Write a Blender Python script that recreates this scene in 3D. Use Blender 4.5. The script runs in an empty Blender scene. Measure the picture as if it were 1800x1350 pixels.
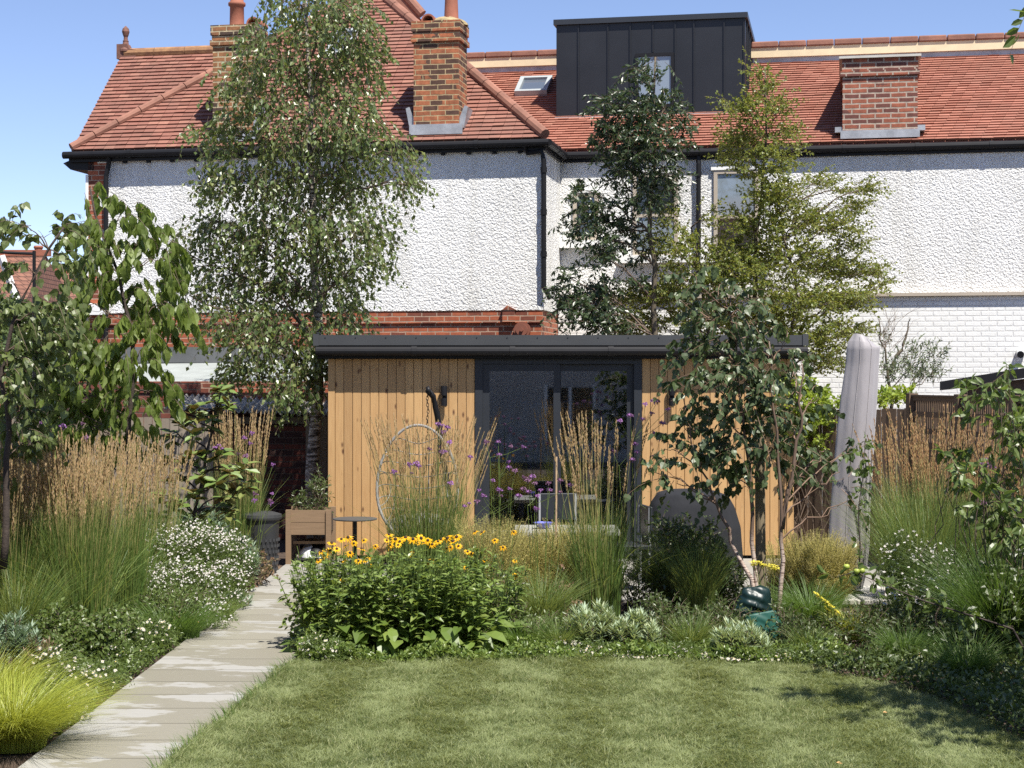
import bpy, math, random
import numpy as np
from mathutils import Vector, Matrix
sc = bpy.context.scene
R = math.radians
PI = math.pi
rng = np.random.default_rng(7)
random.seed(7)

# ------------------------------------------------------------------ camera, sky, sun, exposure
CAMZ = 2.02; F = 3000.0; CX = 900.0; HY = 665.0
cam_d = bpy.data.cameras.new("camera"); cam = bpy.data.objects.new("camera", cam_d)
sc.collection.objects.link(cam); sc.camera = cam
cam.location = (0, 0, CAMZ); cam.rotation_euler = (R(90), 0, 0)
cam_d.sensor_width = 36; cam_d.lens = 36*F/1800; cam_d.shift_y = -(675-HY)/1800
cam_d.clip_end = 2000; cam_d.clip_start = 0.05
SUN = Vector((-0.6, 1.0, -2.1)).normalized()
w = bpy.data.worlds.new("World"); sc.world = w; w.use_nodes = True
nt = w.node_tree; bg = nt.nodes["Background"]
sky = nt.nodes.new("ShaderNodeTexSky"); sky.sky_type = 'NISHITA'; sky.sun_disc = False
sky.sun_elevation = math.asin(-SUN.z); sky.sun_rotation = math.atan2(-SUN.x, -SUN.y)
sky.air_density = 0.85; sky.dust_density = 0.0; sky.ozone_density = 4.0; sky.altitude = 1500
tint = nt.nodes.new("ShaderNodeMix"); tint.data_type = 'RGBA'; tint.blend_type = 'MULTIPLY'; tint.inputs[0].default_value = 1; tint.inputs[7].default_value = (1.16, 1.0, .98, 1)
nt.links.new(sky.outputs[0], tint.inputs[6]); nt.links.new(tint.outputs[2], bg.inputs[0]); bg.inputs[1].default_value = 0.095
sd = bpy.data.lights.new("sun", 'SUN'); sd.energy = 4.7; sd.angle = R(0.5); sd.color = (1, 0.95, 0.86)
so = bpy.data.objects.new("sun", sd); sc.collection.objects.link(so)
so.rotation_euler = SUN.to_track_quat('-Z', 'Y').to_euler(); so.location = (20, -30, 60)
sc.view_settings.view_transform = 'Standard'; sc.view_settings.look = 'None'
sc.view_settings.gamma = 1; sc.view_settings.exposure = 0.95
sc.cycles.use_denoising = False; sc.cycles.adaptive_threshold = 0.005; sc.cycles.sample_clamp_indirect = 4; sc.render.engine = "CYCLES"; sc.cycles.max_bounces = 6; sc.cycles.transparent_max_bounces = 12
sc.cycles.diffuse_bounces = 3; sc.cycles.glossy_bounces = 3

# ------------------------------------------------------------------ helpers
def P(px, py, Y):
    return np.array([(px-CX)/F*Y, Y, CAMZ+(HY-py)/F*Y])
def G(px, py, z=0.0):
    return P(px, py, F*(CAMZ-z)/(py-HY))
def X(px, Y): return (px-CX)/F*Y
def Z(py, Y): return CAMZ+(HY-py)/F*Y
def nrm(a): return a/np.maximum(np.linalg.norm(a, axis=-1, keepdims=True), 1e-9)

class MB:
    def __init__(s): s.V = []; s.L = []; s.S = []; s.M = []; s.n = 0
    def add(s, V, Fc, mi=0):
        V = np.asarray(V, float).reshape(-1, 3); Fc = np.asarray(Fc, int)
        if Fc.ndim == 1: Fc = Fc[None]
        s.V.append(V); s.L.append((Fc+s.n).ravel()); s.S.append(np.full(len(Fc), Fc.shape[1])); s.M.append(np.full(len(Fc), mi)); s.n += len(V)
    def box(s, x0, x1, y0, y1, z0, z1, mi=0):
        V = [(x, y, z) for z in (z0, z1) for y in (y0, y1) for x in (x0, x1)]
        s.add(V, [(0,2,3,1),(4,5,7,6),(0,1,5,4),(2,6,7,3),(0,4,6,2),(1,3,7,5)], mi)
    def prism(s, poly, y0, y1, mi=0):       # poly in (x,z), extruded along y
        n = len(poly)
        V = [(p[0], y0, p[1]) for p in poly]+[(p[0], y1, p[1]) for p in poly]
        s.V.append(np.array(V, float)); 
        for f in [list(range(n))[::-1], list(range(n, 2*n))]:
            s.L.append(np.array(f)+s.n); s.S.append(np.array([n])); s.M.append(np.array([mi]))
        for i in range(n):
            j = (i+1) % n
            s.L.append(np.array([i, j, n+j, n+i])+s.n); s.S.append(np.array([4])); s.M.append(np.array([mi]))
        s.n += 2*n
    def tubes(s, Pp, Rr, sides=3, mi=0, cap=True):   # Pp (N,K,3)  Rr (N,K)
        Pp = np.asarray(Pp, float)
        if Pp.ndim == 2: Pp = Pp[None]
        N, K, _ = Pp.shape
        Rr = np.broadcast_to(np.asarray(Rr, float), (N, K))
        T = np.gradient(Pp, axis=1); T = nrm(T)
        ref = np.where(np.abs(T[..., 2:3]) > 0.9, np.array([1., 0, 0]), np.array([0, 0, 1.]))
        A = nrm(np.cross(T, ref)); B = np.cross(T, A)
        a = np.arange(sides)*2*PI/sides
        V = Pp[:, :, None]+Rr[:, :, None, None]*(A[:, :, None]*np.cos(a)[None, None, :, None]+B[:, :, None]*np.sin(a)[None, None, :, None])
        i = np.arange(sides); j = (i+1) % sides
        k = np.arange(K-1)[:, None]*sides
        q = np.stack([k+i, k+sides+i, k+sides+j, k+j], -1).reshape(-1, 4)
        Fc = (np.arange(N)[:, None, None]*K*sides+q[None]).reshape(-1, 4)
        s.add(V, Fc, mi)
        if cap:
            s.L.append((np.arange(N)[:, None]*K*sides+i[None]).ravel()+s.n-N*K*sides); s.S.append(np.full(N, sides)); s.M.append(np.full(N, mi))
            s.L.append((np.arange(N)[:, None]*K*sides+(K-1)*sides+i[::-1][None]).ravel()+s.n-N*K*sides); s.S.append(np.full(N, sides)); s.M.append(np.full(N, mi))
    def stamp(s, TV, TF, pos, D, Nn, size, mi=0, wide=1.0):   # template y = along D, z = normal
        pos = np.asarray(pos, float); D = nrm(D); Xa = nrm(np.cross(D, Nn)); Zz = np.cross(Xa, D)
        TV = np.asarray(TV, float); size = np.broadcast_to(np.asarray(size, float), (len(pos),))[:, None, None]
        wide = np.broadcast_to(np.asarray(wide, float), (len(pos),))[:, None, None]
        V = pos[:, None]+size*(TV[None, :, 0:1]*wide*Xa[:, None]+TV[None, :, 1:2]*D[:, None]+TV[None, :, 2:3]*Zz[:, None])
        for Fc in TF:
            Fc = np.asarray(Fc, int)
            s.L.append((np.arange(len(pos))[:, None, None]*len(TV)+Fc[None]).ravel()+s.n)
            s.S.append(np.full(len(pos)*len(Fc), Fc.shape[1])); s.M.append(np.full(len(pos)*len(Fc), mi))
        s.V.append(V.reshape(-1, 3)); s.n += V.shape[0]*V.shape[1]
    def lathe(s, prof, c=(0, 0, 0), seg=16, mi=0):   # prof [(r,z)]
        a = np.arange(seg)*2*PI/seg
        V = np.array([[(c[0]+r*math.cos(t), c[1]+r*math.sin(t), c[2]+z) for t in a] for r, z in prof])
        K = len(prof); i = np.arange(seg); j = (i+1) % seg; k = np.arange(K-1)[:, None]*seg
        s.add(V, np.stack([k+i, k+j, k+seg+j, k+seg+i], -1).reshape(-1, 4), mi)
    def grid(s, fn, nu, nv, mi=0):
        U, W = np.meshgrid(np.linspace(0, 1, nu), np.linspace(0, 1, nv), indexing='ij')
        V = fn(U, W).reshape(-1, 3)
        i = np.arange(nu-1)[:, None]*nv+np.arange(nv-1)[None]
        s.add(V, np.stack([i, i+nv, i+nv+1, i+1], -1).reshape(-1, 4), mi)
    def build(s, name, mats, parent=None, origin=None, smooth=False, bevel=0):
        me = bpy.data.meshes.new(name)
        V = np.concatenate(s.V); L = np.concatenate(s.L); S = np.concatenate(s.S); Mi = np.concatenate(s.M)
        if origin is None: origin = ORG.get(parent.name, (0, 0, 0)) if parent else (0, 0, 0)
        V = V-np.array(origin, float)
        me.vertices.add(len(V)); me.vertices.foreach_set("co", V.astype(np.float32).ravel())
        me.loops.add(len(L)); me.loops.foreach_set("vertex_index", L.astype(np.int32))
        me.polygons.add(len(S)); me.polygons.foreach_set("loop_start", np.concatenate([[0], np.cumsum(S)[:-1]]).astype(np.int32))
        me.polygons.foreach_set("material_index", Mi.astype(np.int32))
        me.polygons.foreach_set("use_smooth", np.full(len(S), bool(smooth)))
        me.update(calc_edges=True)
        for m in (mats if isinstance(mats, (list, tuple)) else [mats]): me.materials.append(m)
        o = bpy.data.objects.new(name, me); sc.collection.objects.link(o)
        if parent: o.parent = parent; ORG[o.name] = ORG.get(parent.name, (0, 0, 0))
        else: o.location = origin; ORG[o.name] = tuple(origin)
        if bevel:
            b = o.modifiers.new("bevel", 'BEVEL'); b.width = bevel; b.segments = 2; b.limit_method = 'ANGLE'
        return o
ORG = {}
def tag(o, label=None, cat=None, group=None, kind=None):
    if label: o["label"] = label
    if cat: o["category"] = cat
    if group: o["group"] = group
    if kind: o["kind"] = kind
    return o
def empty(name, loc, label, cat, group=None, rz=0, local=False):
    o = bpy.data.objects.new(name, None); sc.collection.objects.link(o)
    o.location = loc; o.rotation_euler.z = rz; o.empty_display_size = .1
    ORG[o.name] = (0, 0, 0) if local else tuple(loc)
    return tag(o, label, cat, group)

# ------------------------------------------------------------------ materials
def newmat(name):
    m = bpy.data.materials.new(name); m.use_nodes = True
    return m, m.node_tree, m.node_tree.nodes["Principled BSDF"]
def nd(t, typ, **kw):
    n = t.nodes.new(typ)
    for k, v in kw.items():
        if k.startswith("i_"):
            n.inputs[k[2:].replace("_", " ")].default_value = v
        else: setattr(n, k, v)
    return n
def c4(c): return (c[0], c[1], c[2], 1)
def ramp(t, fac, stops):
    r = t.nodes.new("ShaderNodeValToRGB"); e = r.color_ramp.elements
    while len(e) < len(stops): e.new(0.5)
    for i, (p, c) in enumerate(stops): e[i].position = p; e[i].color = c4(c)
    t.links.new(fac, r.inputs[0]); return r
def mixc(t, fac, a, b, mode='MIX'):
    m = t.nodes.new("ShaderNodeMix"); m.data_type = 'RGBA'; m.blend_type = mode
    for sck, v in ((0, fac), (6, a), (7, b)):
        if isinstance(v, bpy.types.NodeSocket): t.links.new(v, m.inputs[sck])
        else: m.inputs[sck].default_value = v if sck == 0 else c4(v)
    return m.outputs[2]
def mathn(t, op, a, b=None, c=None):
    m = t.nodes.new("ShaderNodeMath"); m.operation = op
    for i, v in enumerate((a, b, c)):
        if v is None: continue
        if isinstance(v, bpy.types.NodeSocket): t.links.new(v, m.inputs[i])
        else: m.inputs[i].default_value = v
    return m.outputs[0]
def bump(t, p, h, strength, dist):
    b = t.nodes.new("ShaderNodeBump"); b.inputs["Strength"].default_value = strength; b.inputs["Distance"].default_value = dist
    t.links.new(h, b.inputs["Height"]); t.links.new(b.outputs[0], p.inputs["Normal"]); return b
def objco(t, scale=(1, 1, 1)):
    tc = t.nodes.new("ShaderNodeTexCoord"); mp = t.nodes.new("ShaderNodeMapping"); mp.inputs["Scale"].default_value = scale
    t.links.new(tc.outputs["Object"], mp.inputs[0]); return mp.outputs[0]
def noise(t, vec, scale, detail=3, rough=.55):
    n = t.nodes.new("ShaderNodeTexNoise"); n.inputs["Scale"].default_value = scale; n.inputs["Detail"].default_value = detail
    n.inputs["Roughness"].default_value = rough
    if vec is not None: t.links.new(vec, n.inputs["Vector"])
    return n.outputs["Fac"]
def plain(name, col, rough=.6, var=.12, scale=3, bmp=0, bscale=60, metal=0, spec=.5, col2=None):
    m, t, p = newmat(name); v = objco(t)
    n = noise(t, v, scale, 5, .6)
    a = tuple(x*(1-var) for x in col); b = col2 or tuple(min(1, x*(1+var)) for x in col)
    r = ramp(t, n, [(.3, a), (.7, b)]); t.links.new(r.outputs[0], p.inputs["Base Color"])
    p.inputs["Roughness"].default_value = rough; p.inputs["Metallic"].default_value = metal
    p.inputs["Specular IOR Level"].default_value = spec
    if bmp: bump(t, p, noise(t, v, bscale, 4), bmp, .01)
    return m
def leafmat(name, cols, trans=.3, rough=.45, spec=.45, tcol=None):
    """random colour per leaf, with some light passing through the blade"""
    m, t, p = newmat(name)
    g = t.nodes.new("ShaderNodeNewGeometry")
    n = len(cols)
    r = ramp(t, g.outputs["Random Per Island"], [(i/max(1, n-1), c) for i, c in enumerate(cols)])
    vn = noise(t, objco(t), 3.0, 2)
    c = mixc(t, mathn(t, 'MULTIPLY', vn, .5), r.outputs[0], cols[0])
    t.links.new(c, p.inputs["Base Color"]); p.inputs["Roughness"].default_value = rough
    p.inputs["Specular IOR Level"].default_value = spec
    tr = t.nodes.new("ShaderNodeBsdfTranslucent"); tc = tcol or tuple(min(1, x*k) for x, k in zip(cols[-1], (1.5, 1.6, .9)))
    tr.inputs[0].default_value = c4(tc)
    mx = t.nodes.new("ShaderNodeMixShader"); mx.inputs[0].default_value = trans
    out = t.nodes["Material Output"]
    t.links.new(p.outputs[0], mx.inputs[1]); t.links.new(tr.outputs[0], mx.inputs[2]); t.links.new(mx.outputs[0], out.inputs[0])
    return m
def brickmat(name, c1, c2, mortar, dark=None, row=.075, bw=.225, ms=.009, bmp=.5, mottled=.5, rough=.85):
    m, t, p = newmat(name)
    tc = t.nodes.new("ShaderNodeTexCoord"); sx = t.nodes.new("ShaderNodeSeparateXYZ"); t.links.new(tc.outputs["Object"], sx.inputs[0])
    cb = t.nodes.new("ShaderNodeCombineXYZ")
    nv = noise(t, tc.outputs["Object"], 9, 2)
    wob = mathn(t, 'MULTIPLY', mathn(t, 'SUBTRACT', nv, .5), .014)
    t.links.new(mathn(t, 'ADD', mathn(t, 'ADD', sx.outputs[0], sx.outputs[1]), wob), cb.inputs[0]); t.links.new(mathn(t, 'ADD', sx.outputs[2], wob), cb.inputs[1])
    b = t.nodes.new("ShaderNodeTexBrick"); t.links.new(cb.outputs[0], b.inputs[0])
    b.inputs["Scale"].default_value = 1; b.inputs["Brick Width"].default_value = bw; b.inputs["Row Height"].default_value = row
    b.inputs["Mortar Size"].default_value = ms; b.inputs["Mortar Smooth"].default_value = .3; b.inputs["Bias"].default_value = 0
    b.inputs["Color1"].default_value = c4(c1); b.inputs["Color2"].default_value = c4(c2); b.inputs["Mortar"].default_value = c4(mortar)
    col = b.outputs["Color"]
    n1 = noise(t, tc.outputs["Object"], 14, 5, .65); n2 = noise(t, tc.outputs["Object"], 2.2, 4)
    if dark:
        b2 = t.nodes.new("ShaderNodeTexBrick"); t.links.new(cb.outputs[0], b2.inputs[0])
        for k in ("Scale", "Brick Width", "Row Height", "Mortar Size"): b2.inputs[k].default_value = b.inputs[k].default_value
        b2.inputs["Color1"].default_value = (0, 0, 0, 1); b2.inputs["Color2"].default_value = (1, 1, 1, 1); b2.inputs["Mortar"].default_value = (0, 0, 0, 1)
        b2.offset = .5
        f = mathn(t, 'MULTIPLY', mathn(t, 'GREATER_THAN', mathn(t, 'ADD', b2.outputs["Color"], mathn(t, 'MULTIPLY', mathn(t, 'SUBTRACT', n2, .5), 1.2)), .62), .85)
        fm = mathn(t, 'MULTIPLY', f, mathn(t, 'SUBTRACT', 1, b.outputs["Fac"]))
        col = mixc(t, fm, col, dark)
    r = ramp(t, n1, [(.3, (1-mottled,)*3), (.7, (1.0,)*3)])
    col = mixc(t, 1, col, r.outputs[0], 'MULTIPLY')
    t.links.new(col, p.inputs["Base Color"]); p.inputs["Roughness"].default_value = rough
    h = mathn(t, 'ADD', mathn(t, 'MULTIPLY', b.outputs["Fac"], -1), mathn(t, 'MULTIPLY', n1, .35))
    bump(t, p, h, bmp, .012)
    return m

M = {}
# pebbledash render
m, t, p = newmat("pebbledash"); v = objco(t)
vo = nd(t, "ShaderNodeTexVoronoi", feature='SMOOTH_F1'); vo.inputs["Scale"].default_value = 33; vo.inputs["Smoothness"].default_value = .5
nv = t.nodes.new("ShaderNodeTexNoise"); nv.inputs["Scale"].default_value = 14; nv.inputs["Detail"].default_value = 3; t.links.new(v, nv.inputs["Vector"])
dv = nd(t, "ShaderNodeVectorMath", operation='MULTIPLY_ADD'); t.links.new(nv.outputs["Color"], dv.inputs[0]); dv.inputs[1].default_value = (.07, .07, .07); t.links.new(v, dv.inputs[2])
t.links.new(dv.outputs[0], vo.inputs["Vector"])
h = mathn(t, 'ADD', mathn(t, 'MULTIPLY', vo.outputs["Distance"], -1.0), mathn(t, 'MULTIPLY', noise(t, v, 95, 4, .65), .9))
bump(t, p, h, 1.0, .022)
r = ramp(t, noise(t, v, .9, 5), [(.3, (.77, .77, .76)), (.7, (.85, .845, .83))])
st_ = ramp(t, noise(t, objco(t, (1, 1, .10)), 2.6, 6, .7), [(.50, (1, 1, 1)), (.72, (.80, .79, .76))])
t.links.new(mixc(t, 1, r.outputs[0], st_.outputs[0], 'MULTIPLY'), p.inputs["Base Color"]); p.inputs["Roughness"].default_value = .8
M["pebble"] = m
M["white"] = plain("white_paint", (.78, .78, .76), .5, .04, 2, .1, 40)
M["whitebrick"] = brickmat("painted_brick", (.8, .8, .78), (.76, .76, .74), (.70, .70, .69), bmp=.8, mottled=.07, rough=.55, ms=.011)
M["redbrick"] = brickmat("red_brick", (.42, .115, .05), (.33, .085, .04), (.42, .30, .22), dark=(.17, .05, .03), bmp=.5, mottled=.35)
M["stock"] = brickmat("chimney_brick", (.42, .14, .06), (.33, .11, .05), (.50, .38, .21), dark=(.065, .04, .03), bmp=.7, mottled=.5, ms=.008)
M["stock2"] = brickmat("sooty_brick", (.34, .15, .06), (.22, .10, .05), (.52, .43, .27), dark=(.05, .035, .028), bmp=.7, mottled=.5, ms=.011)
M["oldbrick"] = brickmat("wing_chimney_brick", (.36, .11, .06), (.29, .085, .05), (.45, .36, .29), dark=(.14, .05, .04), bmp=.8, mottled=.4, ms=.013)
M["darkbrick"] = brickmat("outhouse_brick", (.20, .055, .035), (.14, .04, .03), (.13, .09, .07), dark=(.06, .03, .025), bmp=.5, mottled=.4)
def tilemat(name, cols, stain):
    m, t, p = newmat(name); g = t.nodes.new("ShaderNodeNewGeometry"); v = objco(t)
    r = ramp(t, g.outputs["Random Per Island"], [(i/(len(cols)-1), c) for i, c in enumerate(cols)])
    n = noise(t, v, 1.3, 6, .65); n2 = noise(t, v, 40, 3)
    f = ramp(t, n, [(.42, (0, 0, 0)), (.66, (1, 1, 1))])
    c = mixc(t, mathn(t, 'MULTIPLY', f.outputs[0], .55), r.outputs[0], stain)
    c = mixc(t, mathn(t, 'MULTIPLY', n2, .35), c, tuple(x*.55 for x in cols[0]))
    li = ramp(t, noise(t, v, 5.5, 6, .7), [(.62, (0, 0, 0)), (.72, (1, 1, 1))]); c = mixc(t, mathn(t, 'MULTIPLY', li.outputs[0], .4), c, (.30, .22, .13))
    t.links.new(c, p.inputs["Base Color"]); p.inputs["Roughness"].default_value = .75
    bump(t, p, n2, .4, .006); return m
M["tile"] = tilemat("clay_tiles", [(.19, .075, .052), (.27, .11, .078), (.235, .095, .068), (.33, .15, .105)], (.15, .085, .065))
M["tile2"] = tilemat("orange_clay_tiles", [(.27, .10, .065), (.35, .135, .09), (.31, .12, .08), (.39, .165, .115)], (.26, .12, .085))
M["ridge"] = plain("ridge_tile", (.23, .105, .072), .8, .3, 3, .3, 30)
M["ridge_old"] = plain("weathered_ridge_tile", (.28, .13, .075), .9, .4, 6, .4, 30, col2=(.36, .2, .09))
M["cream"] = plain("cream_timber_board", (.66, .55, .36), .6, .1, 4)
M["lead"] = plain("lead_flashing", (.36, .37, .39), .45, .25, 5, .2, 20, metal=.3)
M["zinc"] = plain("black_zinc", (.022, .023, .027), .42, .15, 1.5, .05, 8, metal=.35)
M["black"] = plain("black_gutter_paint", (.010, .010, .012), .5, .2, 5, spec=.25)
M["anth"] = plain("anthracite_metal", (.022, .025, .031), .4, .1, 2)
M["anth_edge"] = plain("anthracite_trim", (.05, .052, .055), .45, .1, 2)
M["terra"] = plain("terracotta", (.28, .10, .06), .8, .15, 6, .2, 30)
M["mortar"] = plain("mossy_mortar", (.28, .22, .12), .95, .4, 12, .6, 40)
M["taupe"] = plain("taupe_window_paint", (.42, .36, .29), .5, .05, 3)
M["grey_felt"] = plain("grey_roof_felt", (.27, .29, .28), .9, .15, 3, .2, 90)
M["dfelt"] = plain("dark_roof_felt", (.10, .105, .11), .85, .2, 3, .2, 90)
M["corr"] = plain("corrugated_cement", (.34, .32, .29), .95, .45, 5, .5, 40)
def glassmat(name, tint, refl=.06, rough=.02, base=None):
    m, t, p = newmat(name); out = t.nodes["Material Output"]; t.nodes.remove(p)
    gl = nd(t, "ShaderNodeBsdfGlossy"); gl.inputs["Roughness"].default_value = rough; gl.inputs["Color"].default_value = (1, 1, 1, 1)
    tr = nd(t, "ShaderNodeBsdfTransparent"); tr.inputs[0].default_value = c4(tint)
    lw = nd(t, "ShaderNodeFresnel"); lw.inputs[0].default_value = 1.5
    f = mathn(t, 'ADD', mathn(t, 'MULTIPLY', lw.outputs[0], 1.0), refl)
    mx = t.nodes.new("ShaderNodeMixShader"); t.links.new(f, mx.inputs[0]); t.links.new(tr.outputs[0], mx.inputs[1]); t.links.new(gl.outputs[0], mx.inputs[2])
    t.links.new(mx.outputs[0], out.inputs[0]); return m
M["glass"] = glassmat("door_glass", (.8, .82, .84), .17)
def darkglass(name, col, rough=.06, spec=1.0):
    m, t, p = newmat(name); p.inputs["Base Color"].default_value = c4(col); p.inputs["Roughness"].default_value = rough
    p.inputs["Specular IOR Level"].default_value = spec; p.inputs["Coat Weight"].default_value = .5; p.inputs["Coat Roughness"].default_value = .03
    bump(t, p, noise(t, objco(t), 1.2, 1), .03, .05); return m
M["wglass"] = darkglass("window_glass", (.02, .025, .03))
M["sglass"] = darkglass("skylight_glass", (.09, .11, .14))
M["blind"] = darkglass("glass_over_pale_blind", (.20, .24, .28))
# larch cladding
m, t, p = newmat("larch_boards"); g = t.nodes.new("ShaderNodeNewGeometry")
tcg = t.nodes.new("ShaderNodeTexCoord")
off = nd(t, "ShaderNodeVectorMath", operation='MULTIPLY_ADD'); off.inputs[1].default_value = (37, 11, 53); 
cmb = t.nodes.new("ShaderNodeCombineXYZ")
for i in range(3): t.links.new(g.outputs["Random Per Island"], cmb.inputs[i])
t.links.new(cmb.outputs[0], off.inputs[0]); t.links.new(tcg.outputs["Object"], off.inputs[2])
mp = t.nodes.new("ShaderNodeMapping"); mp.inputs["Scale"].default_value = (1, 1, .06); t.links.new(off.outputs[0], mp.inputs[0])
gr = noise(t, mp.outputs[0], 75, 4, .6)
mp2 = t.nodes.new("ShaderNodeMapping"); mp2.inputs["Scale"].default_value = (1, 1, .16); t.links.new(off.outputs[0], mp2.inputs[0])
wv = noise(t, mp2.outputs[0], 9, 2)
rg = nd(t, "ShaderNodeMath", operation='PINGPONG'); t.links.new(mathn(t, 'MULTIPLY', wv, 9), rg.inputs[0]); rg.inputs[1].default_value = 1
base = ramp(t, g.outputs["Random Per Island"], [(0, (.23, .108, .038)), (.25, (.37, .195, .074)), (.5, (.46, .26, .105)), (.75, (.29, .145, .052)), (1, (.42, .225, .085))])
c = mixc(t, mathn(t, 'MULTIPLY', rg.outputs[0], .45), base.outputs[0], (.30, .15, .055))
c = mixc(t, mathn(t, 'MULTIPLY', gr, .45), c, (.62, .45, .22))
mp3 = t.nodes.new("ShaderNodeMapping"); mp3.inputs["Scale"].default_value = (1.3, 1, .55); t.links.new(off.outputs[0], mp3.inputs[0])
kn = nd(t, "ShaderNodeTexVoronoi"); kn.inputs["Scale"].default_value = 8.5; t.links.new(mp3.outputs[0], kn.inputs[0])
kr = ramp(t, kn.outputs["Distance"], [(.07, (1, 1, 1)), (.20, (0, 0, 0))])
ksel = mathn(t, 'GREATER_THAN', nd(t, "ShaderNodeSeparateColor").outputs[0], .35)
sp = [n for n in t.nodes if n.bl_idname == "ShaderNodeSeparateColor"][0]; t.links.new(kn.outputs["Color"], sp.inputs[0])
c = mixc(t, mathn(t, 'MULTIPLY', mathn(t, 'MULTIPLY', kr.outputs[0], ksel), .95), c, (.10, .04, .015))
t.links.new(c, p.inputs["Base Color"]); p.inputs["Roughness"].default_value = .7
bump(t, p, gr, .25, .004); M["larch"] = m
def woodmat(name, cols, zs=(1, 1, .08), rough=.85):
    m, t, p = newmat(name); g = t.nodes.new("ShaderNodeNewGeometry")
    r = ramp(t, g.outputs["Random Per Island"], [(i/(len(cols)-1), c) for i, c in enumerate(cols)])
    n = noise(t, objco(t, zs), 40, 4, .65)
    c = mixc(t, mathn(t, 'MULTIPLY', n, .7), r.outputs[0], tuple(x*.45 for x in cols[0]))
    t.links.new(c, p.inputs["Base Color"]); p.inputs["Roughness"].default_value = rough; bump(t, p, n, .3, .006); return m
M["greyfence"] = woodmat("weathered_fence_wood", [(.23, .19, .15), (.30, .26, .21), (.26, .21, .16)])
M["brownfence"] = woodmat("brown_fence_wood", [(.13, .085, .055), (.17, .11, .07), (.11, .075, .05)])
M["planter"] = woodmat("planter_wood", [(.24, .155, .09), (.28, .185, .11), (.21, .135, .08)], (.08, 1, 1))
M["stake"] = woodmat("stake_wood", [(.20, .16, .10), (.24, .19, .12)])
M["bark"] = plain("grey_brown_bark", (.10, .08, .055), .9, .3, 20, .5, 60)
M["darkbark"] = plain("dark_bark", (.045, .032, .025), .85, .3, 20, .5, 60)
# birch bark
m, t, p = newmat("birch_bark"); v = objco(t, (1, 1, 5)); n = noise(t, v, 9, 5, .7)
r = ramp(t, n, [(.42, (.035, .025, .02)), (.49, (.20, .16, .13)), (.56, (.44, .39, .34)), (.8, (.55, .51, .45))])
t.links.new(r.outputs[0], p.inputs["Base Color"]); p.inputs["Roughness"].default_value = .7; bump(t, p, n, .4, .01); M["birchbark"] = m
m, t, p = newmat("young_birch_bark"); sz = t.nodes.new("ShaderNodeSeparateXYZ"); t.links.new(objco(t), sz.inputs[0])
n = noise(t, objco(t, (1, 1, 6)), 14, 4, .7); r = ramp(t, n, [(.42, (.10, .06, .045)), (.5, (.46, .36, .30)), (.8, (.56, .47, .41))])
hf = ramp(t, mathn(t, 'ADD', sz.outputs[2], mathn(t, 'MULTIPLY', n, .5)), [(.80, (0, 0, 0)), (1.0, (1, 1, 1))])
t.links.new(mixc(t, hf.outputs[0], r.outputs[0], (.13, .085, .06)), p.inputs["Base Color"]); p.inputs["Roughness"].default_value = .6; M["ybark"] = m
M["twig"] = plain("twig_bark", (.12, .085, .06), .8, .2, 10)
M["ctwig"] = plain("coppery_twig_bark", (.17, .105, .07), .7, .3, 10)
# leaves
M["l_birch"] = leafmat("birch_leaf", [(.055, .088, .025), (.09, .135, .04), (.145, .19, .06), (.23, .25, .09)], .3, .35, .6)
M["l_cherry"] = leafmat("cherry_leaf", [(.10, .14, .03), (.155, .205, .045), (.21, .265, .07)], .38, .45, .4)
M["l_heart"] = leafmat("heart_leaf", [(.08, .105, .035), (.125, .16, .05), (.18, .22, .08)], .3, .4, .5)
M["l_mag"] = leafmat("magnolia_leaf", [(.09, .14, .035), (.15, .22, .05), (.12, .19, .04), (.20, .24, .07), (.16, .085, .035)], .15, .42, .5)
M["l_rowan"] = leafmat("dark_pinnate_leaf", [(.025, .042, .018), (.045, .07, .028), (.07, .10, .04)], .18, .35, .6)
M["l_haw"] = leafmat("yellow_green_leaf", [(.08, .115, .025), (.14, .18, .04), (.20, .235, .055), (.28, .27, .07)], .35, .4, .4)
M["l_ybirch"] = leafmat("glossy_dark_leaf", [(.04, .062, .026), (.075, .105, .042), (.12, .16, .07)], .18, .42, .45)
M["l_olive"] = leafmat("olive_leaf", [(.10, .13, .07), (.15, .18, .11), (.22, .25, .17)], .2, .5, .4)
M["l_hedge"] = leafmat("lime_hedge_leaf", [(.14, .20, .025), (.24, .31, .04), (.33, .38, .07)], .35, .35, .5)
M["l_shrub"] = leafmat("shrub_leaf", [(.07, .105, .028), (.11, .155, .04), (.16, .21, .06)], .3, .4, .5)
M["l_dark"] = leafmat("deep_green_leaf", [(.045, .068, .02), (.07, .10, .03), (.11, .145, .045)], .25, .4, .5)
M["l_rud"] = leafmat("coneflower_leaf", [(.065, .105, .022), (.115, .175, .035), (.17, .235, .05), (.24, .29, .08)], .25, .4, .55)
M["l_euph"] = leafmat("blue_green_spurge_leaf", [(.20, .27, .18), (.28, .36, .25), (.38, .45, .28), (.45, .47, .25)], .2, .5, .4)
M["l_euphd"] = leafmat("silvery_spurge_leaf", [(.15, .21, .14), (.22, .30, .21), (.30, .38, .28)], .2, .5, .4)
M["l_ivy"] = leafmat("climber_leaf", [(.055, .09, .03), (.10, .14, .045), (.15, .18, .07)], .25, .4, .5)
M["l_red"] = leafmat("reddish_stem_leaf", [(.16, .10, .06), (.26, .15, .10), (.16, .19, .09)], .2, .5, .3)
M["g_blade"] = leafmat("reed_grass_blade", [(.055, .105, .028), (.10, .165, .04), (.16, .235, .055), (.27, .29, .10)], .3, .45, .4)
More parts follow.
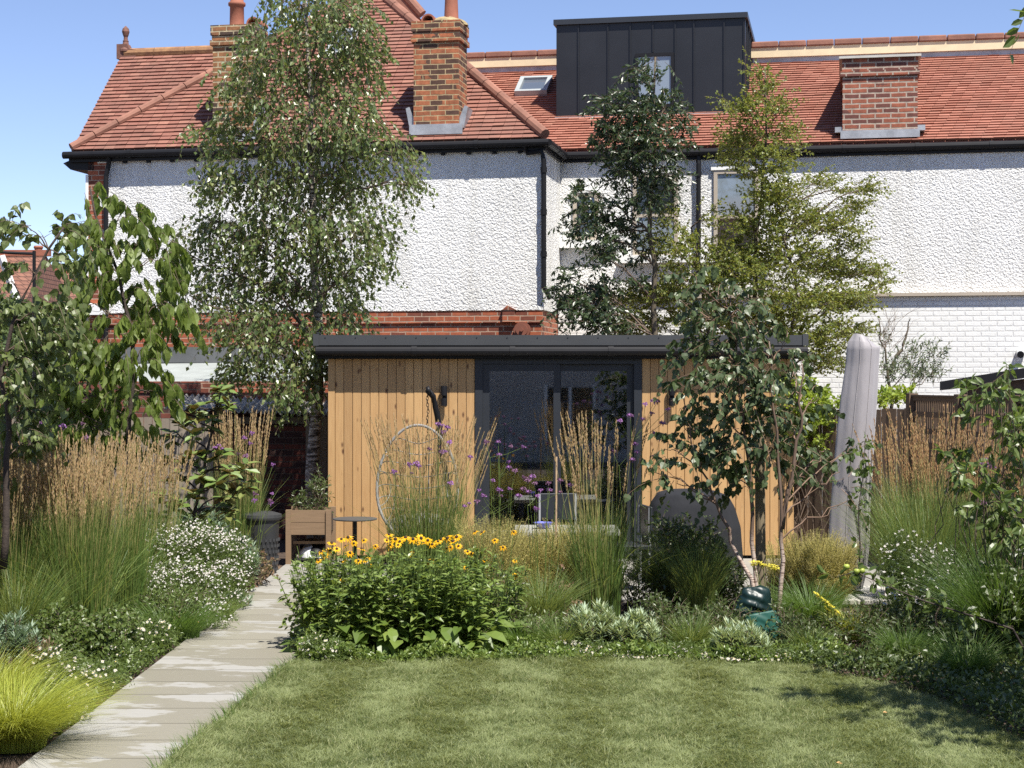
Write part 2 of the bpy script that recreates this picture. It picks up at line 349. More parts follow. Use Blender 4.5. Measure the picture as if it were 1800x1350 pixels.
M["g_plume"] = leafmat("tan_plume", [(.40, .27, .14), (.50, .36, .20), (.62, .47, .28)], .3, .75, .15, (.7, .5, .25))
M["g_plume2"] = leafmat("russet_plume", [(.38, .22, .11), (.48, .31, .16), (.60, .43, .25)], .3, .75, .15, (.6, .36, .18))
M["g_stem"] = leafmat("straw_stem", [(.20, .22, .07), (.36, .30, .12), (.46, .37, .17)], .2, .6, .3)
M["g_haze"] = leafmat("hair_grass_haze", [(.38, .34, .11), (.50, .43, .16), (.60, .52, .22)], .3, .6, .2)
M["g_lime"] = leafmat("golden_sedge_blade", [(.20, .25, .035), (.31, .35, .055), (.42, .41, .085)], .3, .4, .4)
M["g_low"] = leafmat("low_grass_blade", [(.05, .10, .02), (.09, .16, .03), (.14, .21, .05)], .3, .45, .4)
M["stem"] = leafmat("green_stem", [(.09, .13, .03), (.14, .19, .05)], .1, .5, .3)
M["purple"] = leafmat("verbena_flower", [(.20, .08, .25), (.30, .13, .36), (.36, .20, .42)], .2, .6, .2)
M["mauve"] = leafmat("faded_verbena_flower", [(.16, .08, .15), (.26, .14, .24)], .2, .7, .2)
M["wflower"] = leafmat("white_petal", [(.62, .60, .56), (.72, .70, .67), (.60, .47, .45)], .25, .6, .2, (.6, .58, .55))
M["yflower"] = leafmat("golden_petal", [(.76, .39, .008), (.82, .48, .012), (.86, .55, .02)], .25, .5, .25, (.9, .5, .02))
M["lemon"] = leafmat("yarrow_flower", [(.72, .62, .08), (.80, .72, .16)], .2, .7, .2)
M["cone"] = plain("dark_flower_cone", (.05, .025, .012), .9, .3, 90)
M["straw"] = plain("daisy_centre", (.75, .55, .05), .8)

# ------------------------------------------------------------------ leaf templates (y along, z normal)
RHOMB = (np.array([(0, 0, 0), (-.36, .42, .07), (0, 1, -.05), (.36, .42, .07)]), [np.array([(0, 2, 1), (0, 3, 2)])])
HEART = (np.array([(0, 0, 0), (-.36, .12, .06), (-.40, .45, .06), (0, 1, -.12), (.40, .45, .06), (.36, .12, .06), (0, .45, 0)]),
         [np.array([(0, 6, 2, 1), (0, 5, 4, 6)]), np.array([(6, 3, 2), (6, 4, 3)])])
LONG = (np.array([(0, 0, 0), (-.17, .25, .05), (-.2, .55, .0), (0, 1, -.22), (.2, .55, .0), (.17, .25, .05), (0, .27, 0), (0, .58, -.06)]),
        [np.array([(0, 6, 1), (0, 5, 6), (7, 3, 2), (7, 4, 3)]), np.array([(6, 7, 2, 1), (6, 5, 4, 7)])])
NARROW = (np.array([(0, 0, 0), (-.09, .5, .02), (0, 1, 0), (.09, .5, .02)]), [np.array([(0, 2, 1), (0, 3, 2)])])
OLIVE = (np.array([(0, 0, 0), (-.13, .5, .03), (0, 1, 0), (.13, .5, .03)]), [np.array([(0, 2, 1), (0, 3, 2)])])
OVAL = (np.array([(0, 0, 0), (-.25, .3, .05), (-.22, .7, .02), (0, 1, -.08), (.22, .7, .02), (.25, .3, .05)]), [np.array([(0, 3, 2, 1), (0, 5, 4, 3)])])

def rnd(n, a=0., b=1.): return rng.uniform(a, b, n)
def unit(n):
    v = rng.normal(size=(n, 3)); return nrm(v)
def in_ball(n):
    return unit(n)*(rng.uniform(0, 1, (n, 1))**.45)

def curve(p0, p1, k=7, sag=0., wob=.03, n=None):
    t = np.linspace(0, 1, k)[:, None]; p0 = np.asarray(p0, float); p1 = np.asarray(p1, float)
    q = p0*(1-t)+p1*t; L = np.linalg.norm(p1-p0)
    q[:, 2:3] += sag*4*t*(1-t)*L
    w_ = rng.normal(size=(k, 3))*wob*L; w_[0] = 0; w_[-1] = 0
    return q+w_
def poly(pts, k):
    pts = np.asarray(pts, float); d = np.r_[0, np.cumsum(np.linalg.norm(np.diff(pts, axis=0), axis=1))]
    t = np.linspace(0, d[-1], k); return np.stack([np.interp(t, d, pts[:, i]) for i in range(3)], -1)

def twigs_leaves(tw, lf, starts, dirs, length, nl, tmpl, size, droop=.5, hang=.3, rad=.003, K=5, spread=.9, jit=.25, up=.6, wide=1.0, lstart=.15):
    """twigs from starts along dirs with gravity droop, leaves along them"""
    N = len(starts); t = np.linspace(0, 1, K)[None, :, None]
    length = np.broadcast_to(length, (N,))[:, None, None]
    g = np.array([0, 0, -1.])
    side = unit(N)[:, None]*jit
    Pp = starts[:, None]+length*(dirs[:, None]*t+g*droop*t**2+side*t*(1-t))
    if tw is not None: tw.tubes(Pp, rad*np.linspace(1, .4, K)[None], 3, cap=False)
    # leaves
    tt = lstart+(1-lstart)*(np.arange(nl)+.5)/nl
    idx = tt*(K-1); i0 = np.minimum(idx.astype(int), K-2); fr = (idx-i0)[None, :, None]
    A = Pp[:, i0]*(1-fr)+Pp[:, i0+1]*fr
    T = nrm(Pp[:, i0+1]-Pp[:, i0])
    A = A.reshape(-1, 3); T = T.reshape(-1, 3); n = len(A)
    D = T*.5+unit(n)*spread+g*hang*1.2
    Nn = unit(n)*.8+np.array([0, 0, up])+np.array([.1, -.25, 0])
    s = size*rng.uniform(.65, 1.2, n)
    lf.stamp(tmpl[0], tmpl[1], A, D, Nn, s, wide=wide)
    return Pp

def trunkmesh(mb, pts, r0, r1, k=10, sides=8, wob=.0):
    q = poly(pts, k); q[1:-1] += rng.normal(size=(k-2, 3))*wob
    mb.tubes(q, np.linspace(r0, r1, k)[None], sides); return q

def tree(name, label, cat, Y, trunks, blobs, tmpl, leaf, size, n, mode, bark, r0=.05, r1=.012, depth=1.0, tl=.4, nl=8, droop=.5, hang=.3, group=None, sides=8, up=.6, branchr=.012, twigm="twig", base=None, spread=.9, wide=1.0, ysc=None):
    """blobs: (px,py,rx,ry[,w]) outline masses of the crown, each a volume round the trunk with its own depth"""
    b0 = base if base is not None else trunks[0][0]
    root = empty(name, (float(b0[0]), float(b0[1]), float(max(0, b0[2]))), label, cat, group)
    tm = MB(); tr = []
    for tp in trunks:
        tr.append(trunkmesh(tm, tp, r0, r1, 14, sides, .012))
    allp = np.concatenate(tr)
    tw = MB(); lf = MB(); lm_ = MB()
    area = np.array([b[2]*b[3]*(b[4] if len(b) > 4 else 1) for b in blobs], float); area /= area.sum()
    for b, a in zip(blobs, area):
        yo = rng.uniform(-.35, .35)*depth
        c = P(b[0], b[1], Y+yo); rad = np.array([b[2]/F*Y, .8*depth*min(1, (b[2]+b[3])/F*Y*.9+.1), b[3]/F*Y])
        m = max(3, int(n*a/nl))
        # limb from the trunk
        cand = allp[allp[:, 2] < c[2]+.1]
        if len(cand) == 0: cand = allp
        sc_ = np.linalg.norm(cand[:, :2]-c[:2], axis=1)+np.abs((c[2]-cand[:, 2])-.6*np.linalg.norm(cand[:, :2]-c[:2], axis=1))*.9
        s0 = cand[np.argmin(sc_)]
        Lb = curve(s0, c, 8, .06 if mode != 'weep' else .15, .025)
        lm_.tubes(Lb, np.linspace(branchr*1.3, branchr*.5, 8)[None], 5, cap=False)
        nb = max(2, int(2+m**.5*.5))
        ends = c+in_ball(nb)*rad*.8
        for e in ends:
            k0 = Lb[rng.integers(3, 8)]
            lm_.tubes(curve(k0, e, 6, .05, .05), np.linspace(branchr*.55, branchr*.22, 6)[None], 4, cap=False)
        S = c+in_ball(m)*rad
        out = nrm(S-s0)
        if mode == 'weep':
            S[:, 2] += tl*.35
            D = nrm(out*.6+unit(m)*.75+np.array([0, 0, -.75]))
        elif mode == 'tier':
            D = nrm(out*np.array([1, 1, .25])+unit(m)*.5+np.array([0, 0, .1]))
        elif mode == 'up':
            D = nrm(out*.4+unit(m)*.45+np.array([0, 0, .7]))
        else:
            D = nrm(out*.6+unit(m)*.7+np.array([0, 0, .1]))
        twigs_leaves(tw, lf, S, D, tl*rng.uniform(.5, 1.3, m), nl, tmpl, size, droop, hang, up=up, spread=spread, wide=wide)
    tm.build("trunk", M[bark], root, smooth=True); lm_.build("limbs", M[twigm], root, smooth=True)
    tw.build("twigs", M[twigm], root); lf.build("foliage", M[leaf], root)
    return root

def blades(mb, bx, by, bz, h, lean, width, K=4, mi=0, az=None):
    """grass blades: numpy arrays of base, height, lean; curved ribbons"""
    N = len(bx); az = rnd(N, 0, 2*PI) if az is None else az
    d = np.stack([np.cos(az), np.sin(az), np.zeros(N)], -1)
    wv_ = rnd(N, 0, PI); wd = np.stack([np.cos(wv_), np.sin(wv_)*.5, np.zeros(N)], -1)*width.reshape(-1, 1)*.5
    t = np.linspace(0, 1, K+1)
    base = np.stack([bx, by, bz], -1)
    V = []
    for i, tt in enumerate(t):
        c = base+d*(lean*h*tt**2)[:, None]+np.array([0, 0, 1.])*(h*(tt-.35*np.minimum(lean, 1.4)*tt**2))[:, None]
        if i < K: V += [c-wd*(1-tt*.7), c+wd*(1-tt*.7)]
        else: V += [c]
    V = np.stack(V, 1)
    n = 2*K+1
    q = [(2*i, 2*i+1, 2*i+3, 2*i+2) for i in range(K-1)]
    o = (np.arange(N)*n)[:, None, None]
    mb.V.append(V.reshape(-1, 3))
    if q:
        mb.L.append((o+np.array(q)[None]).ravel()+mb.n); mb.S.append(np.full(N*len(q), 4)); mb.M.append(np.full(N*len(q), mi))
    mb.L.append((o+np.array([(2*K-2, 2*K-1, 2*K)])[None]).ravel()+mb.n); mb.S.append(np.full(N, 3)); mb.M.append(np.full(N, mi))
    mb.n += N*n
    return V[:, -1]
# ------------------------------------------------------------------ ground, lawn, path, terrace
mulch = plain("mulch", (.06, .04, .028), .95, .5, 9, .8, 70)
mb = MB(); mb.grid(lambda U, W: np.stack([-60+120*U, -20+320*W, -0.01+0*U], -1), 40, 60)
tag(mb.build("ground", mulch), "dark soil and mulch of the beds and land beyond", kind="structure")
def xl(Y): return -2.54+.0102*(Y-8.98)
def xr(Y): return -1.794+.075*(Y-9.03)
pav = MB(); Yc = 4.0; k = 0
while Yc < 16.0:
    Y1 = Yc+.439
    pav.add([(xl(Yc), Yc, .017), (xr(Yc)-.0, Yc, .017), (xr(Y1), Y1, .017), (xl(Y1), Y1, .017),
             (xl(Yc), Yc, -.04), (xr(Yc), Yc, -.04), (xr(Y1), Y1, -.04), (xl(Y1), Y1, -.04)], [(0, 1, 2, 3), (0, 4, 5, 1), (3, 2, 6, 7), (0, 3, 7, 4), (1, 5, 6, 2)])
    Yc += .455
m, t, p = newmat("porcelain_paving"); v = objco(t); g = t.nodes.new("ShaderNodeNewGeometry")
r = ramp(t, g.outputs["Random Per Island"], [(0, (.235, .22, .18)), (1, (.285, .27, .225))])
# damp film left by watering: an irregular darker wet patch over pale dry stone
vs = objco(t, (.9, 1.5, 1)); wn = noise(t, vs, 1.6, 7, .6); wet = ramp(t, wn, [(.44, (0, 0, 0)), (.475, (1, 1, 1))])
dry = mixc(t, noise(t, objco(t, (.4, 3, 1)), 9, 4), (.295, .29, .27), (.34, .335, .315))
c = mixc(t, wet.outputs[0], dry, r.outputs[0]); c = mixc(t, mathn(t, 'MULTIPLY', noise(t, objco(t, (1, 5, 1)), 14, 5), .35), c, (.19, .17, .13))
t.links.new(c, p.inputs["Base Color"])
t.links.new(mathn(t, 'SUBTRACT', .75, mathn(t, 'MULTIPLY', wet.outputs[0], .33)), p.inputs["Roughness"]); M["paving"] = m
tag(pav.build("path", M["paving"]), "pale paved garden path of wide slabs, partly wet", kind="structure")
ter = MB(); 
for i in range(0, 11):
    for j in range(0, 8):
        x0 = -1.6+i*.605-.3*((j % 2) if j < 1 else (j % 2)); y0 = 15.45+j*.455
        ter.box(x0, x0+.6, y0, y0+.45, -.04, .012)
for j in range(0, 8):
    y0 = 16.07+j*.455; ter.box(xl(y0), -1.606-.3*((j+1) % 2), y0, y0+.45, -.04, .012)
tag(ter.build("terrace", plain("terrace_paving", (.27, .26, .235), .7, .12, 3, .15, 40)), "pale paved terrace in front of the garden room", kind="structure")

# lawn
def lawn_xmax(Y):
    return np.interp(Y, [4, 9.3, 9.9, 10.5, 11.1, 11.6, 11.95, 12.2], [2.7, 2.85, 2.75, 2.65, 2.45, 2.15, 1.9, 1.5])
def lawn_ymax(x): return 12.02+.05*np.sin(x*2.1)-.06*np.maximum(0, x-1)
lm = MB()
ys = np.r_[np.linspace(4.5, 11.4, 30), np.linspace(11.5, 12.05, 12)]
for a, b in zip(ys[:-1], ys[1:]):
    lm.add([(xr(a)+.02, a, .018), (lawn_xmax(a), a, .018), (lawn_xmax(b), b, .018), (xr(b)+.02, b, .018)], [(0, 1, 2, 3)])
tag(lm.build("lawn", plain("lawn_soil", (.075, .095, .035), .95, .3, 5, .5, 80)), "mown lawn base", kind="structure")
N = 330000
bx = rnd(N, -2.3, 3.0); by = 8.2+(12.1-8.2)*rnd(N)**.85
ok = (bx > xr(by)+.01) & (bx < lawn_xmax(by)+rng.normal(size=N)*.05) & (by < lawn_ymax(bx)+rng.normal(size=N)*.03); bx = bx[ok]; by = by[ok]; N = len(bx)
edge = (bx-xr(by) < .05) | (by > lawn_ymax(bx)-.06)
hh = rng.uniform(.022, .050, N)*np.where(edge, 1.5, 1)
ci = (np.floor(bx/.045+.3*np.sin(by*40)).astype(int)*7919+np.floor(by/.06+.3*np.sin(bx*37)).astype(int)*104729) % 4096; crd = rng.uniform(0, 1, (4096, 3)); hh *= .6+.8*crd[ci, 0]
hh *= 1+.35*np.sin(bx*5.1+np.sin(by*4))*np.sin(by*6.3+1.3*np.sin(bx*3))
lb = MB(); blades(lb, bx, by, np.full(N, .015), hh, rnd(N, .2, .8)+.9*crd[ci, 1], rnd(N, .0035, .0068), K=2, az=np.where(np.sin((bx-.06*by)*PI/.40)+rng.normal(size=N)*.6 > 0, PI/2, -PI/2)+(crd[ci, 2]-.5)*3.2+rng.normal(size=N)*.7)
m = leafmat("lawn_blade", [(.036, .054, .015), (.082, .112, .033), (.148, .18, .06), (.38, .38, .20)], .3, .55, .3)
t = m.node_tree; p = t.nodes["Principled BSDF"]; src = p.inputs["Base Color"].links[0].from_socket
n1 = noise(t, objco(t, (1, .7, 1)), 3.2, 6, .65); f = ramp(t, n1, [(.44, (0, 0, 0)), (.56, (1, 1, 1))])
t.links.new(mixc(t, mathn(t, 'MULTIPLY', f.outputs[0], .55), src, (.275, .315, .15)), p.inputs["Base Color"])
tag(lb.build("lawn_grass", m), "short mown lawn grass with paler dry patches", kind="stuff")
# long seedy tufts at the lawn edge
N = 420; by = rng.uniform(8.6, 12.0, N); bx = xr(by)+.03+rng.normal(size=N)*.02; lb = MB()
blades(lb, bx, by, np.full(N, .01), rnd(N, .05, .15), rnd(N, .2, 1.1), rnd(N, .003, .006), K=3, az=rnd(N, 2, 4.3))
tag(lb.build("edge_grass", M["g_low"]), "long uncut grass wisps hanging over the path edge of the lawn", kind="stuff")
# fallen leaves on lawn
lb = MB(); q = [(930, 1193), (1300, 1260), (1470, 1340), (1560, 1252)]
Q = np.array([G(a, b, .035) for a, b in q]); lb.stamp(RHOMB[0], RHOMB[1], Q, unit(len(Q))*[1, 1, .2], np.tile([0, -.3, 1.], (len(Q), 1)), .035)
tag(lb.build("fallen_leaves", plain("dry_leaf", (.42, .25, .10), .8)), "few dry fallen leaves on the lawn", kind="stuff")

# ------------------------------------------------------------------ house frame
AL = R(11.0); CO = np.array([.45, 24.6]); uh = np.array([math.cos(AL), -math.sin(AL)]); vh = np.array([math.sin(AL), math.cos(AL)])
def LP(px, py, v):
    r = np.array([(px-CX)/F, 1.0]); tt = (v+CO@vh)/(r@vh); w2 = r*tt-CO
    return np.array([w2@uh, v, CAMZ+(HY-py)/F*tt])
def LR(px, py, v0, z0, tn):
    r = np.array([(px-CX)/F, 1.0]); rz = (HY-py)/F; Cv = CO@vh
    tt = (z0-CAMZ-tn*(Cv+v0))/(rz-tn*(r@vh)); w2 = r*tt-CO
    return np.array([w2@uh, w2@vh, CAMZ+rz*tt])
def LD(px, py, v0, z0, tn, out=0.):     # (s, distance up the slope)
    a = LR(px, py, v0, z0, tn); return (a[0], (a[2]-z0)/math.sin(math.atan(tn)))
def tiles(mb, pg, v0, z0, tn, gauge=.1, tw=.165, lift=.028, dmax=None):
    """plain tiles in courses over the polygon pg [(s,d)]"""
    th = math.atan(tn); cs, sn = math.cos(th), math.sin(th)
    pg = np.array(pg); n = len(pg); dmaxv = pg[:, 1].max(); k = 0
    d = pg[:, 1].min()
    quads = []
    while d < dmaxv:
        dm = min(d+gauge*.5, dmaxv-1e-4); xs = []
        for i in range(n):
            a, b = pg[i], pg[(i+1) % n]
            if (a[1]-dm)*(b[1]-dm) < 0: xs.append(a[0]+(b[0]-a[0])*(dm-a[1])/(b[1]-a[1]))
        xs.sort()
        for s0, s1 in zip(xs[::2], xs[1::2]):
            x = s0-(k % 2)*tw*.5
            while x < s1:
                quads.append((max(x, s0), min(x+tw-.003, s1), d)); x += tw
        d += gauge; k += 1
    Q = np.array([q for q in quads if q[1]-q[0] > .01]); n = len(Q)
    lf_ = lift+rng.normal(size=n)*.0022; dl = rng.normal(size=n)*.002
    def pt(s, dd, h): return np.stack([s, v0+dd*cs-h*sn, z0+dd*sn+h*cs], -1)
    d0 = Q[:, 2]+dl; d1 = Q[:, 2]+gauge+.02
    V = np.stack([pt(Q[:, 0], d0, lf_), pt(Q[:, 1], d0, lf_+rng.normal(size=n)*.0015), pt(Q[:, 1], d1, 0*lf_+.004), pt(Q[:, 0], d1, 0*lf_+.004), pt(Q[:, 0], d0+.014, 0*lf_-.012), pt(Q[:, 1], d0+.014, 0*lf_-.012)], 1)
    o = (np.arange(n)*6)[:, None, None]
    mb.add(V.reshape(-1, 3), (o+np.array([(0, 1, 2, 3), (4, 5, 1, 0)])[None]).reshape(-1, 4))
def slab(mb, pg, v0, z0, tn, off=-.03):
    th = math.atan(tn); cs, sn = math.cos(th), math.sin(th); n = len(pg)
    top = [(s, v0+d*cs-off*sn, z0+d*sn+off*cs) for s, d in pg]; bot = [(a, b+.05*sn, c-.05*cs) for a, b, c in top]
    mb.V.append(np.array(top+bot, float)); mb.L += [np.arange(n)+mb.n, np.arange(2*n-1, n-1, -1)+mb.n]; mb.S += [np.array([n]), np.array([n])]; mb.M += [np.array([0]), np.array([0])]
    for i in range(n):
        j = (i+1) % n; mb.L.append(np.array([i, n+i, n+j, j])+mb.n); mb.S.append(np.array([4])); mb.M.append(np.array([0]))
    mb.n += 2*n
def halfround(mb, a, b, r=.11, seg=.42, squash=1.0):
    """line of overlapping ridge tiles from a to b"""
    a = np.array(a, float); b = np.array(b, float); L = np.linalg.norm(b-a); n = max(1, int(L/seg)); T = (b-a)/L
    for i in range(n):
        p0 = a+T*(i*L/n+.006); p1 = a+T*((i+1)*L/n-.004)
        mb.tubes(np.array([p0, p0+T*.002, p1-T*.002, p1]), np.array([r*.93, r*1.0, r*.98, r*.92])[None], 10)
def gutter(mb, a, b, r=.055):
    a = np.array(a, float); b = np.array(b, float); T = (b-a)/np.linalg.norm(b-a); mb.tubes(np.array([a, b]), np.full((1, 2), r), 12)
    L = np.linalg.norm(b-a)
    for i in range(1, max(2, int(L/1.1))+1):
        c = a+T*(i*L/(int(L/1.1)+1)); mb.tubes(np.array([c-T*.03, c+T*.03]), np.full((1, 2), r*1.14), 12)

# ---------- main house
EZ = 5.47; WV = 1.5
house = empty("white_house", (CO[0], CO[1], 0), "white pebbledash house with red hipped roof, brick plinth and two brick chimneys", "house", rz=-AL, local=True)
sL = LP(188, 400, 0)[0]; sR = 0.0
zB = LP(800, 546, 0)[2]
wm = MB(); wm.box(sL, sR, 0, 6, zB, EZ-.02); wm.build("wall", M["pebble"], house)
wm = MB(); wm.box(sL-.55, sR-.03, .03, 6, 0, zB-.001)
wm.box(sL-.6, sR-.01, .0, .05, zB-.10, zB-.03); wm.box(sL-.55, sR-.01, -.0, .04, zB-.18, zB-.101)
wm.build("brick_plinth", M["redbrick"], house)
a = LP(895, 546, 0); mb = MB(); mb.box(a[0]-.09, a[0]+.09, -.05, .03, zB-.17, zB-.0); mb.prism([(a[0]-.11, zB), (a[0]+.11, zB), (a[0]+.06, zB+.03), (a[0]-.02, zB+.07), (a[0]-.07, zB+.02)], -.06, .03); mb.build("brick_corbel", M["redbrick"], house)
a = LP(918, 580, 0); mb = MB()
for rr, y in ((.12, -.02), (.085, -.045), (.05, -.03), (.025, -.07)):
    aa = np.arange(24)*2*PI/24; mb.prism([(a[0]+rr*math.cos(x), a[2]+rr*math.sin(x)) for x in aa], y, .03)
mb.build("tie_plate", plain("rusty_terracotta_disc", (.20, .07, .045), .8), house)
# left brick corner and bay
mb = MB(); mb.box(sL-.30, sL-.001, -.02, 3, 3.05, EZ-.05)
mb.box(sL-.50, sL-.33, .45, 3, 3.05, EZ-.35)
mb.build("brick_corner", M["redbrick"], house)
mb = MB()
for i, (z0, z1, wd) in enumerate([(5.28, 5.42, .14), (4.62, 4.84, .12), (4.05, 4.26, .12), (3.55, 3.75, .14)]): mb.box(sL-wd, sL+.05, -.035, .02, z0, z1)
mb.box(sL-.334, sL-.29, -.03, .5, 3.0, EZ-.36)
mb.prism([(sL-.42, 2.98), (sL+.02, 2.98), (sL+.02, 3.08), (sL-.10, 3.12), (sL-.25, 3.16), (sL-.33, 3.12)], -.12, .3)
mb.box(sL-.46, sL-.30, .0, .6, 2.75, 2.98)
mb.build("quoins", M["white"], house)
mb = MB(); e = LP(112, 285, .0); mb.prism([(e[0], e[2]-.02), (e[0]+.30, e[2]+.10), (sL-.2, e[2]+.12), (sL-.2, e[2]-.14), (e[0]+.12, e[2]-.12)], -.02, 1.2); mb.build("bay_roof", M["black"], house)
# roof
TN = .95; v0 = -.10
A = LD(133, 250, v0, EZ, TN); B = LD(957, 232, v0, EZ, TN); T_ = LD(654, -22, v0, EZ, TN)
sa = LR(127, 256, v0, EZ, TN)[0]; sb = LR(960, 236, v0, EZ, TN)[0]
pgm = [(sa+.02, 0), (sb, 0), (T_[0], T_[1])]
rb = MB(); slab(rb, pgm, v0, EZ, TN); tiles(rb, pgm, v0, EZ, TN)
# left slope of the front range
v1 = v0+.10; tl_ = [LD(133, 252, v1, EZ, TN), LD(372, 100, v1, EZ, TN), LD(430, 100, v1, EZ, TN), LD(430, 92, v1, EZ, TN), LD(215, 97, v1, EZ, TN)]
tl_ = [(sa-.01, 0), (tl_[2][0], tl_[4][1]-.6), (tl_[2][0], tl_[4][1]), (tl_[4][0], tl_[4][1])]
slab(rb, tl_, v1, EZ, TN); tiles(rb, tl_, v1, EZ, TN)
# right hip return over the side and the back
th = math.atan(TN); apex = np.array([T_[0], v0+T_[1]*math.cos(th), EZ+T_[1]*math.sin(th)])
rb.add([(sb, v0, EZ-.03), (sb, apex[1]*2+.5, EZ-.03), apex+[0, 0, -.04], (sa, v0, EZ-.03), (sa, apex[1]*2+.5, EZ-.03), apex+[0, 1.2, -.04]], [(0, 1, 2), (4, 3, 2), (1, 4, 5)])
rb.add([(sb, apex[1]*2+.5, EZ-.03), apex+[0, 0, -.04], apex+[0, 1.2, -.04]], [(0, 2, 1)])
roof = rb.build("roof", M["tile"], house)
hb = MB(); halfround(hb, (sa+.02, v0-.0, EZ+.05), apex+[0, 0, .02], .065, .40); halfround(hb, (sb, v0, EZ+.05), apex+[0, 0, .02], .08, .40)
hb.build("hip_tiles", M["ridge"], roof, smooth=False)
r1 = np.array([tl_[3][0], v1+tl_[3][1]*math.cos(th), EZ+tl_[3][1]*math.sin(th)]); r2 = r1.copy(); r2[0] = tl_[2][0]
hb = MB(); halfround(hb, r1+[.05, 0, .02], r2+[0, 0, .02], .085, .42); hb.build("ridge_tiles", M["ridge_old"], roof)
hb = MB(); fz = r1[2]+.05; fc = (r1[0]+.06, r1[1], fz)
hb.lathe([(.0, 0), (.10, 0), (.10, .03), (.06, .08), (.045, .16), (.05, .18), (.035, .19), (.032, .24), (.045, .27), (.062, .33), (.05, .38), (.02, .41), (.0, .43)], fc, 12)
hb.prism([(r1[0]-.07, fz-.12), (r1[0]+.26, fz-.10), (r1[0]+.26, fz+.02), (r1[0]+.15, fz+.04), (r1[0]+.11, fz+.12), (r1[0]-.07, fz+.12)], r1[1]-.07, r1[1]+.07)
hb.build("finial", plain("finial_clay", (.16, .075, .055), .8, .3, 10), roof)
# second ridge seen past the peak
hb = MB(); a = LP(712, -8, 3.3); b = LP(742, 26, 3.3); halfround(hb, (a[0]-.6, 3.3, a[2]+.7), (b[0], 3.3, b[2]), .09, .4)
hb.prism([(a[0]-.6, a[2]+.6), (b[0]-.04, b[2]-.06), (b[0]-.2, b[2]-.12), (a[0]-.8, a[2]+.55)], 3.25, 3.5); hb.build("rear_gable_ridge", M["ridge"], roof)
# roof window on main roof
def rooflight(px0, py0, px1, py1, v0, z0, tn, parent, glass="sglass"):
    a = LD(px0, py1, v0, z0, tn); b = LD(px1, py0, v0, z0, tn); th = math.atan(tn); cs, sn = math.cos(th), math.sin(th)
    def quadbox(mb, s0, s1, d0, d1, h0, h1):
        V = [(s, v0+d*cs-h*sn, z0+d*sn+h*cs) for h in (h0, h1) for d in (d0, d1) for s in (s0, s1)]
        mb.add(V, [(0, 2, 3, 1), (4, 5, 7, 6), (0, 1, 5, 4), (2, 6, 7, 3), (0, 4, 6, 2), (1, 3, 7, 5)])
    s0, s1, d0, d1 = a[0], b[0], a[1], b[1]; f = .07
    g_ = MB(); quadbox(g_, s0+f, s1-f, d0+f, d1-f, .02, .06); o = g_.build("skylight", M[glass], parent)
    fr = MB(); quadbox(fr, s0, s1, d0, d0+f, .0, .10); quadbox(fr, s0, s1, d1-f, d1, .0, .10); quadbox(fr, s0, s0+f, d0+f+.001, d1-f-.001, .0, .10); quadbox(fr, s1-f, s1, d0+f+.001, d1-f-.001, .0, .10)
    fr.build("frame", plain("skylight_frame", (.33, .36, .37), .4, .1, 3), o); return o
rooflight(572, 58, 632, 104, v0, EZ, TN, roof)
# chimneys
def chimney(px0, px1, py_top, vf, dep, zb, mat, parent, pots, corb=.035, steps=True, zt=None):
    a = LP(px0, py_top, vf); b = LP(px1, py_top, vf); s0, s1 = a[0], b[0]; zt = a[2]
    c = MB(); c.box(s0, s1, vf, vf+dep, zb, zt-.30)
    c.box(s0-corb, s1+corb, vf-corb, vf+dep+corb, zt-.30, zt-.225); c.box(s0-corb*.3, s1+corb*.3, vf-corb*.3, vf+dep+corb*.3, zt-.224, zt-.15)
    c.box(s0-corb*.8, s1+corb*.8, vf-corb*.8, vf+dep+corb*.8, zt-.149, zt)
    o = c.build("chimney", mat, parent); return o, s0, s1, zt
ch1, s0, s1, zt = chimney(727, 806, 38, -.02, .56, EZ-.05, M["stock"], roof, 1)
mb = MB()
def blob(mb, c, r, n=10):
    def fn(U, W):
        a = U*2*PI; e = (W-.0)*PI/2; rr = 1+.12*np.sin(a*3+1)+.06*np.sin(a*7)
        return np.stack([c[0]+r[0]*rr*np.cos(a)*np.cos(e), c[1]+r[1]*rr*np.sin(a)*np.cos(e), c[2]+r[2]*np.sin(e)*(1+.1*np.sin(a*5))], -1)
    mb.grid(fn, n*2, n//2+1)
blob(mb, ((s0+s1)/2+.12, .26, zt-.02), (.26, .28, .12)); blob(mb, (s0+.2, .26, zt-.02), (.22, .26, .05)); mb.build("mortar_cap", M["mortar"], ch1, smooth=True)
mb = MB(); mb.lathe([(.115, 0), (.105, .05), (.095, .3), (.09, .42), (.12, .43), (.12, .48), (.09, .49)], ((s0+s1)/2+.16, .28, zt+.06), 20); mb.build("chimney_pot", M["terra"], ch1, smooth=True)
mb = MB(); q = [(s0+.20+.105*math.cos(x), zt+.02+.105*math.sin(x)) for x in np.linspace(0, PI, 12)]+[(s0+.20+.08*math.cos(x), zt+.02+.08*math.sin(x)) for x in np.linspace(PI, 0, 12)]; mb.prism(q, .05, .5); mb.build("half_round_cowl", M["terra"], ch1)
mb = MB(); zf = LP(760, 222, -.03)[2]
mb.box(s0-.06, s1+.06, -.045, -.021, zf-.12, zf+.03)
for sg, sx_ in ((-1, s0), (1, s1)): mb.prism([(sx_+sg*.003, zf-.05), (sx_+sg*.07, zf-.02), (sx_+sg*.13, zf+.28), (sx_+sg*.08, zf+.30), (sx_+sg*.003, zf+.12)][::sg], .02, .35)
mb.build("lead_flashing", M["lead"], ch1)
ch0, s0, s1, zt = chimney(374, 445, 45, -.02, .56, EZ-.05, M["stock2"], roof, 1)
